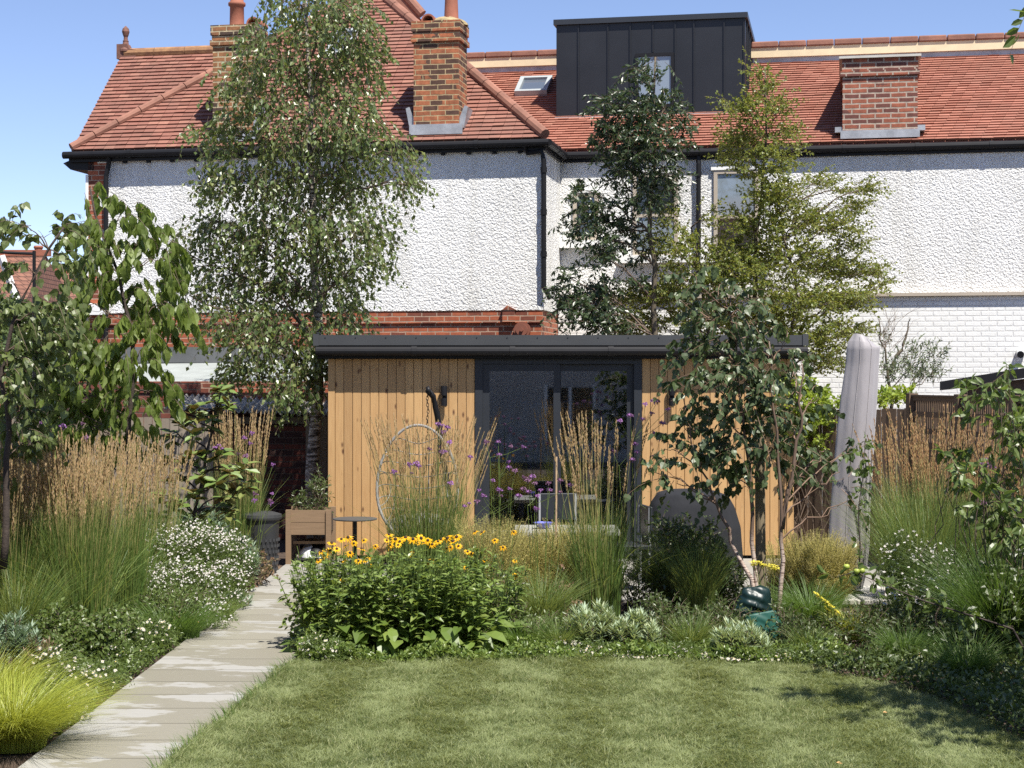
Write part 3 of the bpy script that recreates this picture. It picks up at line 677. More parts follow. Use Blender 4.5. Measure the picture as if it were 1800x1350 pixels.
mb = MB(); mb.lathe([(.125, 0), (.11, .04), (.105, .34), (.13, .36), (.13, .40), (.10, .42), (.10, .5)], (s0+.27, .28, zt-.01), 20); mb.build("chimney_pot", M["terra"], ch0, smooth=True)
mb = MB(); q = [(s1-.03+.105*math.cos(x), zt+.02+.105*math.sin(x)) for x in np.linspace(0, PI, 12)]+[(s1-.03+.08*math.cos(x), zt+.02+.08*math.sin(x)) for x in np.linspace(PI, 0, 12)]; mb.prism(q, .05, .45); mb.build("half_round_cowl", M["terra"], ch0)
mb = MB(); blob(mb, ((s0+s1)/2, .26, zt-.02), (.28, .26, .06)); mb.build("mortar_cap", M["mortar"], ch0, smooth=True)
mb = MB(); mb.box(s0-.06, s1+.06, -.045, -.021, zf-.14, zf+.01); mb.prism([(s1+.005, zf-.05), (s1+.1, zf-.02), (s1+.2, zf+.36), (s1+.13, zf+.38), (s1+.005, zf+.14)], -.02, .35); mb.build("lead_flashing", M["lead"], ch0)
# gutters, soffit, downpipes
gb = MB(); gutter(gb, (sa-.08, v0-.04, EZ-.07), (sb+.06, v0-.04, EZ-.07)); gutter(gb, (sb+.05, v0-.04, EZ-.07), (sb+.05, WV-.05, EZ-.07)); gb.build("gutter", M["black"], house, smooth=False)
gb = MB(); gb.box(sa-.02, sb, v0+.02, v0+.05, EZ-.17, EZ-.05); gb.box(sb-.03, sb, v0+.051, WV+v0, EZ-.17, EZ-.05)
for i in range(18):
    s_ = sL+.3+i*.38
    if s_ < -.1: gb.box(s_-.03, s_+.03, v0+.055, -.001, EZ-.20, EZ-.10)
gb.build("fascia", M["black"], house)
def pipe(pts, r, name="downpipe", parent=house, k=None):
    mb = MB(); q = poly(pts, k or len(pts)) if k else np.array(pts, float); mb.tubes(q, np.full((1, len(q)), r), 12)
    for i in range(len(pts)-1):
        a, b = np.array(pts[i]), np.array(pts[i+1])
        if abs(a[2]-b[2]) > .8:
            for f_ in np.arange(.08, 1, .33):
                c = a+(b-a)*f_; mb.tubes(np.array([c-[0, 0, .04], c+[0, 0, .04]]), np.full((1, 2), r*1.25), 12)
    return mb.build(name, M["black"], parent, smooth=False)
a = LP(190, 280, -.06); pipe([(a[0]+.03, v0-.02, EZ-.1), (a[0]+.02, v0+.02, EZ-.22), (a[0]-.03, -.07, EZ-.40), (a[0]-.03, -.07, 2.4)], .036)
a = LP(924, 240, -.06); b = LP(956, 275, -.06); pipe([(a[0], v0-.02, EZ-.1), (a[0]+.02, v0+.05, EZ-.2), (b[0]-.03, -.07, b[2]+.08), (b[0], -.07, b[2]-.05), (b[0], -.07, LP(955, 505, -.06)[2]), (b[0]+.09, -.02, LP(955, 525, -.06)[2])], .038)

# ---------- rear wing
wing = empty("white_rear_wing", (CO[0], CO[1], 0), "white rendered rear wing with orange tiled roof, black box dormer and painted brick base", "house wing", rz=-AL, local=True)
WE = 5.50; WT = .60; wv0 = WV-.05
sW1 = 9.5
zL = LP(1670, 517, WV)[2]
mb = MB(); mb.box(-.02, sW1, WV, 7, zL+.02, WE-.05); mb.box(-.6, .01, -.001+.02, WV, zL+.02, WE-.05) if False else None
mb.build("wall", M["pebble"], wing)
mb = MB(); mb.box(-.02, sW1, WV-.06, 7, 0, zL-.03); mb.build("painted_brick_wall", M["whitebrick"], wing)
mb = MB(); mb.box(-.03, sW1, WV-.13, WV+.02, zL-.029, zL+.019); mb.build("ledge", M["taupe"], wing)
# roof: up to the upstand below the ridge
rl = LD(1500, 106, wv0, WE, WT); dR = rl[1]
thw = math.atan(WT); cw, sw = math.cos(thw), math.sin(thw)
pgw = [(-.35, 0), (sW1, 0), (sW1, dR), (-2.2, dR)]
rb = MB(); slab(rb, pgw, wv0, WE, WT); tiles(rb, pgw, wv0, WE, WT, gauge=.098, lift=.027)
wroof = rb.build("roof", M["tile2"], wing)
vr = wv0+dR*cw; zr = WE+dR*sw
zA = LP(1500, 97, vr)[2]; zB2 = LP(1500, 80, vr)[2]; zC = LP(1500, 70, vr)[2]
mb = MB(); mb.box(-2.2, sW1, vr-.03, vr+.1, zr-.06, zA); mb.build("lead_upstand", M["lead"], wroof)
mb = MB(); mb.box(-2.2, sW1, vr-.08, vr+.2, zA+.001, zB2); mb.build("cream_fascia", M["cream"], wroof)
mb = MB(); x = -2.2
while x < sW1:
    mb.box(x, x+.44, vr-.11, vr+.25, zB2+.001, zC+.01); x += .45
mb.build("ridge_tiles", M["ridge"], wroof, bevel=.02)
mb = MB(); mb.box(-2.2, sW1, vr+.25, vr+3, zr-.2, zB2); mb.build("flat_roof", M["dfelt"], wroof)
# dormer
dl = LR(978, 206, wv0, WE, WT); dr_ = LR(1310, 201, wv0, WE, WT); vd = dl[1]-.02
DS0 = LP(978, 200, vd)[0]; DS1 = LP(1310, 200, vd)[0]; DZ0 = LP(1000, 206, vd)[2]; DZ1 = LP(1000, 44, vd)[2]
mb = MB(); mb.box(DS0, DS1, vd, vd+3, DZ0, DZ1)
dorm = mb.build("dormer", M["zinc"], wing)
mb = MB()
for px in (1017, 1069, 1108, 1148, 1187, 1220, 1273, 1308):
    s_ = LP(px, 150, vd)[0]; zt_ = DZ1; zb_ = DZ0
    if px == 1148: zb_ = LP(px, 92, vd)[2]
    mb.box(s_-.008, s_+.008, vd-.025, vd-.0005, zb_, zt_)
for k_ in range(4): mb.box(DS1+.0005, DS1+.025, vd+.25+k_*.5, vd+.266+k_*.5, DZ0, DZ1)
mb.build("standing_seams", M["zinc"], dorm)
mb = MB(); mb.box(DS0-.04, DS1+.04, vd-.05, vd+3.05, DZ1+.001, DZ1+.085); mb.build("parapet_cap", M["anth"], dorm)
mb = MB(); mb.box(DS0-.02, DS1+.02, vd-.03, vd+.02, DZ0-.05, DZ0-.001); mb.build("base_flashing", M["lead"], dorm)
a = LP(1117, 95, vd); b = LP(1185, 188, vd); mb = MB(); mb.box(a[0]+.05, b[0]-.05, vd-.012, vd-.004, b[2]+.05, a[2]-.05); dw = mb.build("window", M["blind"], dorm)
mb = MB(); f = .05; mb.box(a[0], b[0], vd-.04, vd-.001, a[2]-f, a[2]); mb.box(a[0], b[0], vd-.04, vd-.001, b[2], b[2]+f); mb.box(a[0], a[0]+f, vd-.04, vd-.001, b[2]+f+.001, a[2]-f-.001); mb.box(b[0]-f, b[0], vd-.04, vd-.001, b[2]+f+.001, a[2]-f-.001); mb.build("frame", M["black"], dw)
rooflight(905, 142, 972, 170, wv0, WE, WT, wroof)
# wing chimney
c = MB(); a = LP(1481, 100, WV-.0); b = LP(1613, 100, WV); zt = LP(1500, 104, WV)[2]; zb = LP(1500, 232, WV)[2]
c.box(a[0], b[0], WV-.02, vr+.3, zb-.1, zt-.26); c.box(a[0]-.03, b[0]+.03, WV-.05, vr+.3, zt-.259, zt-.18); c.box(a[0]-.008, b[0]+.008, WV-.03, vr+.3, zt-.179, zt)
wc = c.build("chimney", M["oldbrick"], wroof)
mb = MB(); mb.box(a[0]-.05, b[0]+.05, WV-.08, vr+.3, zt+.001, zt+.035); mb.build("cap", plain("concrete_cap", (.5, .48, .44), .9), wc)
mb = MB(); mb.box(a[0]-.03, b[0]+.03, WV-.035, WV-.021, zb-.10, zb+.02); mb.box(b[0]+.001, b[0]+.11, WV-.0, WV+.4, zb-.0, zb+.08); mb.box(a[0]-.11, a[0]-.001, WV-.0, WV+.4, zb-.0, zb+.08); mb.build("lead_flashing", M["lead"], wc)
# gutter
mb = MB(); gutter(mb, (sb+.02, wv0-.03, WE-.09), (sW1, wv0-.03, WE-.09)); mb.build("gutter", M["black"], wing)
mb = MB(); mb.box(sb+.02, sW1, wv0+.012, wv0+.045, WE-.19, WE-.04); mb.box(sb, sW1, wv0+.051, WV, WE-.18, WE-.16); mb.build("fascia", M["black"], wing)
a = LP(1228, 270, WV-.06); pipe([(a[0], wv0, WE-.12), (a[0], WV-.07, WE-.26), (a[0], WV-.07, zL+.02)], .036, parent=wing)
# windows
def window(px0, py0, px1, py1, rail, glasses, sill=True):
    a = LP(px0, py0, WV); b = LP(px1, py1, WV); s0, s1, z0, z1 = a[0], b[0], b[2], a[2]; f = .055; y = WV-.012
    mb = MB(); zr_ = LP(px0, rail, WV)[2] if rail else z0+f
    mb.box(s0+f, s1-f, y-.002, y+.008, zr_+.025 if rail else z0+f, z1-f, 0)
    if rail: mb.box(s0+f, s1-f, y-.012, y-.004, z0+f, zr_-.025, 1)
    wo = mb.build("window", [M[g_] for g_ in glasses], wing)
    mb = MB(); mb.box(s0, s1, y-.03, y+.011, z1-f, z1); mb.box(s0, s1, y-.03, y+.011, z0, z0+f); mb.box(s0, s0+f, y-.03, y+.011, z0+f+.001, z1-f-.001); mb.box(s1-f, s1, y-.03, y+.011, z0+f+.001, z1-f-.001)
    if rail: mb.box(s0+f+.001, s1-f-.001, y-.035, y+.01, zr_-.024, zr_+.024)
    mb.build("frame", M["taupe"], wo)
    mb = MB(); 
    mb.box(s0-.10, s0-.001, WV-.10, WV+.001, z0, z1+.06) if False else None
    mb.box(s0-.2, s1+.2, WV-.12, WV+.001, z0-.12, z0-.003) if sill else None
    mb.build("sill", M["white"], wo)
    mb = MB(); mb.box(s0-.04, s1+.04, WV-.055, WV+.001, z1+.002, z1+.05); mb.build("lintel", M["white"], wo)
window(1008, 340, 1052, 422, None, ["wglass"]); window(1113, 306, 1192, 448, 380, ["wglass", "blind"]); window(1255, 300, 1334, 448, 382, ["blind", "wglass"])
a = LP(963, 575, WV-.06); mb = MB(); mb.box(a[0]-.075, a[0]+.075, WV-.10, WV-.061, a[2]-.075, a[2]+.075)
for i in range(5): mb.box(a[0]-.06, a[0]+.06, WV-.112, WV-.101, a[2]-.06+i*.026, a[2]-.046+i*.026)
mb.build("air_vent", M["black"], wing); mb = MB(); a2 = LP(955, 543, WV-.06); mb.tubes(np.array([(a2[0], WV-.09, a2[2]), (a2[0], WV-.06, a2[2])]), np.full((1, 2), .025), 12)
mb.build("overflow_pipe", M["black"], wing)
a = LP(1793, 622, WV-.06); cm = MB(); cm.tubes(np.array([(a[0]+.03, WV-.06, a[2]+.01), (a[0], WV-.09, a[2]+.03), (a[0]-.01, WV-.24, a[2]-.01)]), np.array([[.07, .06, .055]]), 16); wc_ = cm.build("flue_pipe", M["white"], wing)
cm = MB(); cm.tubes(np.array([(a[0]-.0101, WV-.242, a[2]-.011), (a[0]-.0102, WV-.262, a[2]-.014)]), np.array([[.048, .048]]), 16); cm.build("rim", M["black"], wc_)
# ------------------------------------------------------------------ garden room
SY = 19.0
shed = empty("garden_room", (0.5, SY, 0), "timber clad garden room with black flat roof edge and grey sliding glass doors", "garden room")
SX0, SX1 = X(577, SY), X(1395, SY); DX0, DX1 = X(835, SY), X(1128, SY); ZT = 2.30
def cladding(x0, x1, name="cladding"):
    mb = MB(); n = int(round((x1-x0)/.0965)); wd = (x1-x0)/n
    for i in range(n):
        j = rng.uniform(-.0015, .0015); g_ = .0022
        a, b = x0+i*wd+g_, x0+(i+1)*wd-g_; c = .004
        mb.add([(a, SY+.02, .05), (a, SY+c+j, .05), (a+c, SY+j, .05), (b-c, SY+j, .05), (b, SY+c+j, .05), (b, SY+.02, .05)]+[(a, SY+.02, ZT), (a, SY+c+j, ZT), (a+c, SY+j, ZT), (b-c, SY+j, ZT), (b, SY+c+j, ZT), (b, SY+.02, ZT)],
               [(k_, k_+1, k_+7, k_+6) for k_ in range(5)])
    return mb.build(name, M["larch"], shed)
cladding(SX0+.075, DX0-.001); cladding(DX1+.001, SX1-.075)
mb = MB(); mb.box(SX0, SX0+.074, SY-.008, SY+.06, .03, ZT); mb.box(SX1-.074, SX1, SY-.008, SY+.06, .03, ZT)
mb.build("corner_board", M["larch"], shed)
mb = MB(); mb.box(SX0+.01, SX0+.04, SY+.061, SY+3, .05, ZT); mb.box(SX1-.04, SX1-.01, SY+.061, SY+3, .05, ZT); mb.box(SX0+.01, SX1-.01, SY+3, SY+3.05, .05, ZT); mb.build("side_wall", M["larch"], shed)
mb = MB(); mb.box(SX0+.045, DX0-.02, SY+.03, SY+.1, .05, ZT-.01); mb.box(DX1+.02, SX1-.045, SY+.03, SY+.1, .05, ZT-.01); 
mb.box(SX0+.045, SX1-.045, SY+2.9, SY+2.99, .05, ZT-.01); mb.box(SX0+.045, SX0+.1, SY+.101, SY+2.9, .05, ZT-.01); mb.box(SX1-.1, SX1-.045, SY+.101, SY+2.9, .05, ZT-.01)
mb.build("inner_lining", plain("grey_lining", (.5, .51, .52), .8, .08, 2), shed)
mb = MB(); mb.box(SX0+.1, SX1-.1, SY+.1, SY+2.9, .02, .05); mb.build("rubber_floor", plain("rubber_floor", (.03, .03, .032), .9), shed)
YF = SY-.115; RX0, RX1 = X(553, YF), X(1418, YF); z_t, z_b = Z(589, YF), Z(607, YF)
mb = MB(); mb.box(RX0, RX1, YF-.03, YF, z_b, z_t); mb.box(RX0, RX0+.03, YF+.001, SY+3.2, z_b, z_t); mb.box(RX1-.03, RX1, YF+.001, SY+3.2, z_b, z_t)
mb.box(RX0-.012, RX0+.05, YF-.042, YF-.031, z_b-.005, z_t+.012); mb.box(RX1-.05, RX1+.012, YF-.042, YF-.031, z_b-.005, z_t+.012)
rt = mb.build("roof_trim", M["anth_edge"], shed)
mb = MB()
for i in range(17):
    x = RX0+.12+i*.335; mb.tubes(np.array([(x, YF-.034, z_t-.03), (x, YF-.030, z_t-.03)]), np.full((1, 2), .008), 8)
mb.build("screws", M["anth"], rt)
mb = MB(); mb.box(RX0+.03, RX1-.03, YF+.001, SY+3.2, z_b-.02, z_t-.02); mb.box(RX0+.04, RX1-.04, YF-.0+.03, SY+3.15, z_b-.13, z_b-.021); mb.build("roof", M["dfelt"], shed)
mb = MB(); mb.box(RX0+.03, RX1-.03, YF+.0, YF+.029, z_b-.14, z_b-.001); mb.box(RX0+.035, RX1-.035, YF+.03, SY-.012, z_b-.15, z_b-.131); mb.build("fascia", M["black"], shed)
mb = MB(); gutter(mb, (RX0+.02, YF-.05, z_b-.065), (RX1-.0, YF-.05, z_b-.065), .05); mb.build("gutter", M["black"], shed)
# doors
y0 = SY-.015
mb = MB(); T0 = Z(627, SY); f = .085
mb.box(DX0, DX1, y0, SY+.1, T0-.08, ZT+.0); mb.box(DX0, DX0+f, y0, SY+.1, .04, T0-.081); mb.box(DX1-f, DX1, y0, SY+.1, .04, T0-.081); mb.box(DX0+f, DX1-f, y0, SY+.1, .03, .07)
mb.build("door_frame", M["anth"], shed)
xm = X(980, SY)
def door(x0, x1, y, hx):
    st = .075; zt_, zb_ = T0-.085, .075
    mb = MB(); mb.box(x0+st, x1-st, y+.02, y+.026, zb_+st, zt_-st); d = mb.build("glass_door", M["glass"], shed)
    mb = MB(); mb.box(x0, x0+st, y, y+.045, zb_, zt_); mb.box(x1-st, x1, y, y+.045, zb_, zt_); mb.box(x0+st+.0005, x1-st-.0005, y, y+.045, zt_-st, zt_); mb.box(x0+st+.0005, x1-st-.0005, y, y+.045, zb_, zb_+st); mb.build("frame", M["anth"], d)
    mb = MB(); z = Z(812, SY); mb.box(hx-.018, hx+.018, y-.015, y-.001, z-.13, z+.13); mb.tubes(poly([(hx, y-.012, z-.10), (hx, y-.06, z-.09), (hx, y-.06, z+.09), (hx, y-.012, z+.10)], 12), np.full((1, 12), .011), 8); mb.build("handle", M["black"], d)
door(DX0+f+.001, xm+.03, SY+.0, X(847, SY)); door(xm-.035, DX1-f-.001, SY+.048, X(1117, SY))
# wall lamps
for px, lab in ((781, "l"), (1180, "r")):
    x = X(px, SY); z = Z(695, SY); mb = MB(); mb.box(x-.012, x+.035, SY-.02, SY-.006, z-.09, z+.09); mb.tubes(np.array([(x, SY-.065, z-.115), (x, SY-.065, z-.03)]), np.full((1, 2), .037), 16); mb.tubes(np.array([(x, SY-.065, z+.0), (x, SY-.065, z+.105)]), np.full((1, 2), .037), 16); mb.box(x-.02, x+.02, SY-.05, SY-.021, z-.03, z+.03)
    mb.build("wall_lamp", M["black"], shed)
# gym rack inside
rack = empty("gym_rack", (X(890, 20), 20.2, .05), "dark blue steel gym rack with drilled uprights, seen through the glass doors", "gym rack")
mr = plain("dark_blue_steel", (.035, .055, .10), .45, .1, 3)
mb = MB(); holes = MB()
for px, yy in ((896, 19.9), (1063, 19.9), (905, 21.1), (1055, 21.1)):
    x = X(px, 19.9); mb = MB(); mb.box(x-.04, x+.04, yy-.04, yy+.04, .05, 2.2); mb.build("upright", mr, rack)
    if yy < 20:
        holes = MB(); z = .2
        while z < 2.15: holes.box(x-.012, x+.012, yy-.043, yy-.0405, z-.012, z+.012); z += .1
        holes.build("holes", plain("pale_hole", (.5, .5, .5), .6), rack)
mb = MB(); xa, xb = X(896, 19.9)+.041, X(1063, 19.9)-.041
z1 = Z(710, 19.9); mb.box(xa, xb, 19.87, 19.93, z1-.04, z1+.04); z1 = Z(668, 19.9); mb.box(xa, xb, 19.88, 19.92, z1-.02, z1+.02); mb.build("crossbar", mr, rack)
for xx in (X(896, 19.9), X(1063, 19.9)): mb = MB(); mb.box(xx-.03, xx+.03, 19.941, 21.059, 2.1, 2.18); mb.build("side_beam", mr, rack)
bench = empty("exercise_bike", (X(900, 20.6), 20.6, .05), "dark exercise bike standing behind the left glass door", "exercise bike")
bx_ = X(915, 20); mb = MB(); mb.tubes(np.array([[(bx_-.3, 20.3, .1), (bx_+.3, 20.3, .1)], [(bx_-.3, 20.9, .1), (bx_+.3, 20.9, .1)]]), .03, 8); mb.tubes(np.array([(bx_, 20.3, .1), (bx_+.05, 20.6, .45), (bx_, 20.8, .9)]), np.full((1, 3), .03), 8)
mb.tubes(np.array([(bx_, 20.9, .1), (bx_+.02, 20.6, .5), (bx_-.02, 20.35, 1.1)]), np.full((1, 3), .03), 8); mb.build("frame", M["black"], bench)
mb = MB(); mb.tubes(poly([(bx_-.25, 20.25, 1.15), (bx_-.2, 20.35, 1.12), (bx_+.2, 20.35, 1.12), (bx_+.25, 20.25, 1.15)], 8), np.full((1, 8), .02), 8); mb.build("handlebar", M["black"], bench)
mb = MB(); mb.box(bx_-.1, bx_+.1, 20.7, 20.95, .9, .96); mb.build("saddle", M["black"], bench, bevel=.02)
mb = MB(); mb.tubes(np.array([(bx_-.04, 20.45, .45), (bx_+.04, 20.45, .45)]), np.full((1, 2), .22), 24); mb.build("flywheel", mr, bench)

# ------------------------------------------------------------------ terrace furniture
# hanging egg chair
ey = 18.3; ex = X(735, ey); egg = empty("hanging_egg_chair", (ex, ey, .01), "pale woven egg chair hanging from a curved black stand", "egg chair")
mb = MB(); mb.tubes(poly([(ex+.33, ey+.25, .03), (ex+.36, ey+.3, .5), (X(776, ey), ey+.2, 1.2), (X(768, ey), ey+.1, 1.62), (X(760, ey), ey+.02, 1.86), (X(752, ey), ey-.03, 1.89)], 18), np.full((1, 18), .032), 12)
mb.tubes(np.array([(X(752, ey)-.01, ey-.03, 1.885), (X(752, ey)+.03, ey-.03, 1.90)]), np.full((1, 2), .042), 12)
a = np.linspace(0, 2*PI, 30); mb.tubes(np.stack([ex+.5*np.cos(a), ey+.45*np.sin(a), .035+0*a], -1), np.full((1, 30), .025), 8); mb.build("stand", M["black"], egg, smooth=True)
mb = MB(); xc = X(752, ey)
for i in range(14):
    z = 1.84-i*.035; c = np.array([xc-.005*math.sin(i), ey-.03, z]); aa = np.linspace(0, 2*PI, 9)
    o = np.stack([.012*np.cos(aa)*(1 if i % 2 else .2), .012*np.cos(aa)*(.2 if i % 2 else 1), .024*np.sin(aa)], -1); mb.tubes(c+o, np.full((1, 9), .004), 5, cap=False)
mb.build("chain", M["black"], egg)
wick = plain("grey_white_wicker", (.22, .21, .195), .7, .2, 30, .3, 90)
def ring(cx, cy, cz, rx, rz, tilt, r, seg=64, ry=0.):
    a = np.linspace(0, 2*PI, seg+1); return np.stack([cx+rx*np.cos(a), cy+ry*np.sin(a)+tilt*np.sin(a), cz+rz*np.sin(a)*(1+.12*np.sin(a))], -1)
zc = (Z(756, ey)+Z(942, ey))/2-.05; rz = .60; rx = .43; mb = MB()
ra = ring(ex, ey-.15, zc, rx, rz, .08, .02); mb.tubes(ra, np.full((1, 65), .015), 8); mb.tubes(ra+np.array([0, .03, 0])+rng.normal(size=ra.shape)*.006, np.full((1, 65), .010), 6); mb.build("rim", wick, egg, smooth=True)
mb = MB()
for k_ in range(11):      # open woven back
    f_ = k_/10*PI; 
    a = np.linspace(0, PI, 14); xx = -math.cos(f_)*rx*.98
    zh = math.sin(f_)*rz
    if zh > .1: mb.tubes(np.stack([ex+xx*(1-.25*np.sin(a)), ey-.15+.5*math.sin(f_)**.5*np.sin(a), zc+zh*np.cos(a)], -1), np.full((1, 14), .006), 5, cap=False)
for k_ in range(9):
    zz = -.5+k_*.125; xw = rx*math.sqrt(max(.05, 1-(zz/rz)**2)); a = np.linspace(0, PI, 16)
    mb.tubes(np.stack([ex-xw*np.cos(a), ey-.15+.45*np.sqrt(max(.05, 1-(zz/rz)**2))*np.sin(a), zc+zz+.03*np.sin(a*3)], -1), np.full((1, 16), .006), 5, cap=False)
mb.build("woven_shell", wick, egg)
mb = MB(); blob(mb, (ex, ey+.02, zc-.42), (.33, .28, .14)); mb.build("cushion", plain("grey_cushion", (.22, .22, .22), .9), egg, smooth=True)
# round side table
ty = 18.0; tx = X(624, ty); zt = Z(912, ty); tb = empty("round_side_table", (tx, ty, .01), "small round dark bistro table with one central leg, by the planter", "table")
m_tt = plain("grey_table_top", (.075, .072, .07), .75, .1, 5, spec=.2)
mb = MB(); mb.lathe([(0, -.012), (.22, -.012), (.232, -.006), (.234, 0), (.23, .006), (0, .008)], (tx, ty, zt), 40); mb.build("tabletop", m_tt, tb)
mb = MB(); mb.tubes(np.array([(tx, ty, .02), (tx, ty, zt-.012)]), np.full((1, 2), .022), 12); mb.build("stem", M["black"], tb)
mb = MB()
for k_ in range(4):
    a = PI/4+k_*PI/2; mb.tubes(np.array([(tx, ty, .16), (tx+.1*math.cos(a), ty+.1*math.sin(a), .05), (tx+.2*math.cos(a), ty+.2*math.sin(a), .02)]), np.full((1, 3), .014), 8)
mb.build("foot", M["black"], tb)
# concrete low table
cy0, cy1 = 16.45, 17.25; cz = Z(935, cy0); ct = empty("concrete_table", (X(1010, 16.8), 16.8, .01), "long pale concrete garden table in front of the glass doors", "table")
conc = plain("concrete_top", (.27, .27, .235), .85, .12, 6, .2, 60)
x0, x1 = X(905, cy0), X(1092, cy0); mb = MB(); mb.box(x0, x1, cy0, cy1, cz-.04, cz); mb.build("tabletop", conc, ct, bevel=.006)
for xx in (x0+.06, x1-.14):
    for yy in (cy0+.06, cy1-.14): mb = MB(); mb.box(xx, xx+.06, yy, yy+.06, .012, cz-.041); mb.build("leg", M["anth"], ct)
mb = MB(); bx_, by_ = X(955, 16.8), 16.8; 
mb.lathe([(0, .0), (.05, .0), (.055, .01), (.085, .045), (.095, .06), (.09, .062), (.05, .02), (0, .015)], (bx_, by_, cz+.002), 24); tag(mb.build("blue_bowl", plain("blue_glaze", (.12, .14, .5), .25, .15, 20), origin=(bx_, by_, cz)), "small blue bowl lying on the concrete table", "bowl")
# grey dining chairs partly hidden
def chair(x, y, rz, lab):
    r_ = empty("garden_chair", (x, y, .012), lab, "chair", "garden chairs at the concrete table"); 
    def rot(V): 
        c, s = math.cos(rz), math.sin(rz); V = np.array(V, float); return np.stack([x+V[:, 0]*c-V[:, 1]*s, y+V[:, 0]*s+V[:, 1]*c, V[:, 2]+.012], -1)
    def bx(mb, *a): 
        q = MB(); q.box(*a); mb.add(rot(q.V[0]), q.L[0].reshape(-1, 4))
    mc = plain("grey_chair_frame", (.32, .33, .34), .4)
    mb = MB(); bx(mb, -.22, .22, -.22, .22, .40, .44); mb.build("seat", M["anth"], r_, bevel=.008)
    mb = MB(); bx(mb, -.21, .21, .19, .22, .52, .80); mb.build("backrest", M["anth"], r_, bevel=.008)
    for sx_ in (-.2, .18):
        mb = MB(); bx(mb, sx_, sx_+.02, -.21, -.19, 0, .40); mb.build("leg", mc, r_); mb = MB(); bx(mb, sx_, sx_+.02, .185, .21, 0, .79); mb.build("leg", mc, r_)
chair(X(1098, 16.2), 16.2, -1.4, "dark garden chair at the right end of the concrete table")
chair(X(985, 17.6), 17.75, .1, "dark garden chair behind the concrete table, in front of the doors")
# planter box and robot mower
py_ = 18.45; pz0, pz1 = Z(940, py_), Z(897, py_); plx0, plx1 = X(505, py_), X(578, py_)
pl = empty("wooden_planter", ((plx0+plx1)/2, py_+.2, .01), "raised wooden planter trough on legs at the left corner of the garden room", "planter")
mb = MB(); h = (pz1-pz0)/2-.002
for k_ in range(2): mb.box(plx0+.01, plx1, py_, py_+.025, pz0+k_*(h+.004), pz0+k_*(h+.004)+h)
mb.box(plx0+.01, plx0+.035, py_+.026, py_+.5, pz0, pz1-.004); mb.box(plx0+.036, plx1, py_+.48, py_+.5, pz0, pz1-.004); mb.build("side_boards", M["planter"], pl)
for xx in (plx0-.015, plx1-.03):
    for yy in (py_-.012, py_+.46): mb = MB(); mb.box(xx, xx+.055, yy-.012, yy+.045, .01, pz1+.005); mb.build("leg", M["planter"], pl)
mb = MB(); mb.box(plx0+.036, plx1, py_+.026, py_+.479, pz0+.02, pz1-.04); mb.build("soil", mulch, pl)
mb = MB(); mb.box(plx0+.05, plx1-.05, py_+.1, py_+.45, .22, .25); mb.build("shelf", M["planter"], pl)
mx, my = X(553, 18.7), 18.72; mo = empty("robot_mower", (mx, my, .01), "white and black robot mower parked under the wooden planter", "robot mower")
mb = MB(); mb.grid(lambda U, W: np.stack([mx+(.17*np.cos(U*2*PI))*np.cos(W*PI/2)**.45, my+.22*np.sin(U*2*PI)*np.cos(W*PI/2)**.45, .07+.10*np.sin(W*PI/2)*(1-.35*np.sin(U*2*PI))+0*U], -1), 33, 9); mb.build("shell", plain("white_plastic", (.75, .77, .78), .3), mo, smooth=True)
mb = MB(); mb.box(mx-.19, mx+.19, my-.2, my+.2, .03, .07); mb.build("chassis", M["black"], mo, bevel=.02)
for sx_ in (-.16, .16): mb = MB(); mb.tubes(np.array([(mx+sx_-.02, my+.12, .09), (mx+sx_+.02, my+.12, .09)]), np.full((1, 2), .09), 20); mb.build("wheel", M["black"], mo)
mb = MB(); blob(mb, (mx+.05, my-.03, .115), (.145, .2, .10)); mb.build("black_cover", M["black"], mo, smooth=True)
# bin
bxx, byy = X(460, 17.6), 17.6; bn = empty("garden_bin", (bxx, byy, .01), "dark grey ribbed plastic compost bin beside the left path", "bin")
mb = MB(); mb.lathe([(.15, 0), (.155, .05), (.17, .3), (.185, .55), (.19, .56)], (bxx, byy, .01), 24); bd = mb.build("body", plain("dark_bin_plastic", (.022, .023, .025), .6, .2, 9), bn)
mb = MB()
for k_ in range(6):
    for j in range(24):
        a = j*2*PI/24+(k_ % 2)*.13; z = .06+k_*.06; rr = .157+z*.06; c = np.array([bxx+rr*math.cos(a), byy+rr*math.sin(a), z]); mb.box(c[0]-.008, c[0]+.008, c[1]-.006, c[1]+.006, z-.014, z+.014)
mb.build("ribs", plain("bin_rib", (.045, .046, .05), .6), bd)
mb = MB(); mb.lathe([(.205, .56), (.21, .58), (.205, .61), (.12, .635), (0, .64)], (bxx, byy, .01), 24); mb.build("lid", plain("bin_lid", (.028, .029, .03), .7), bn)
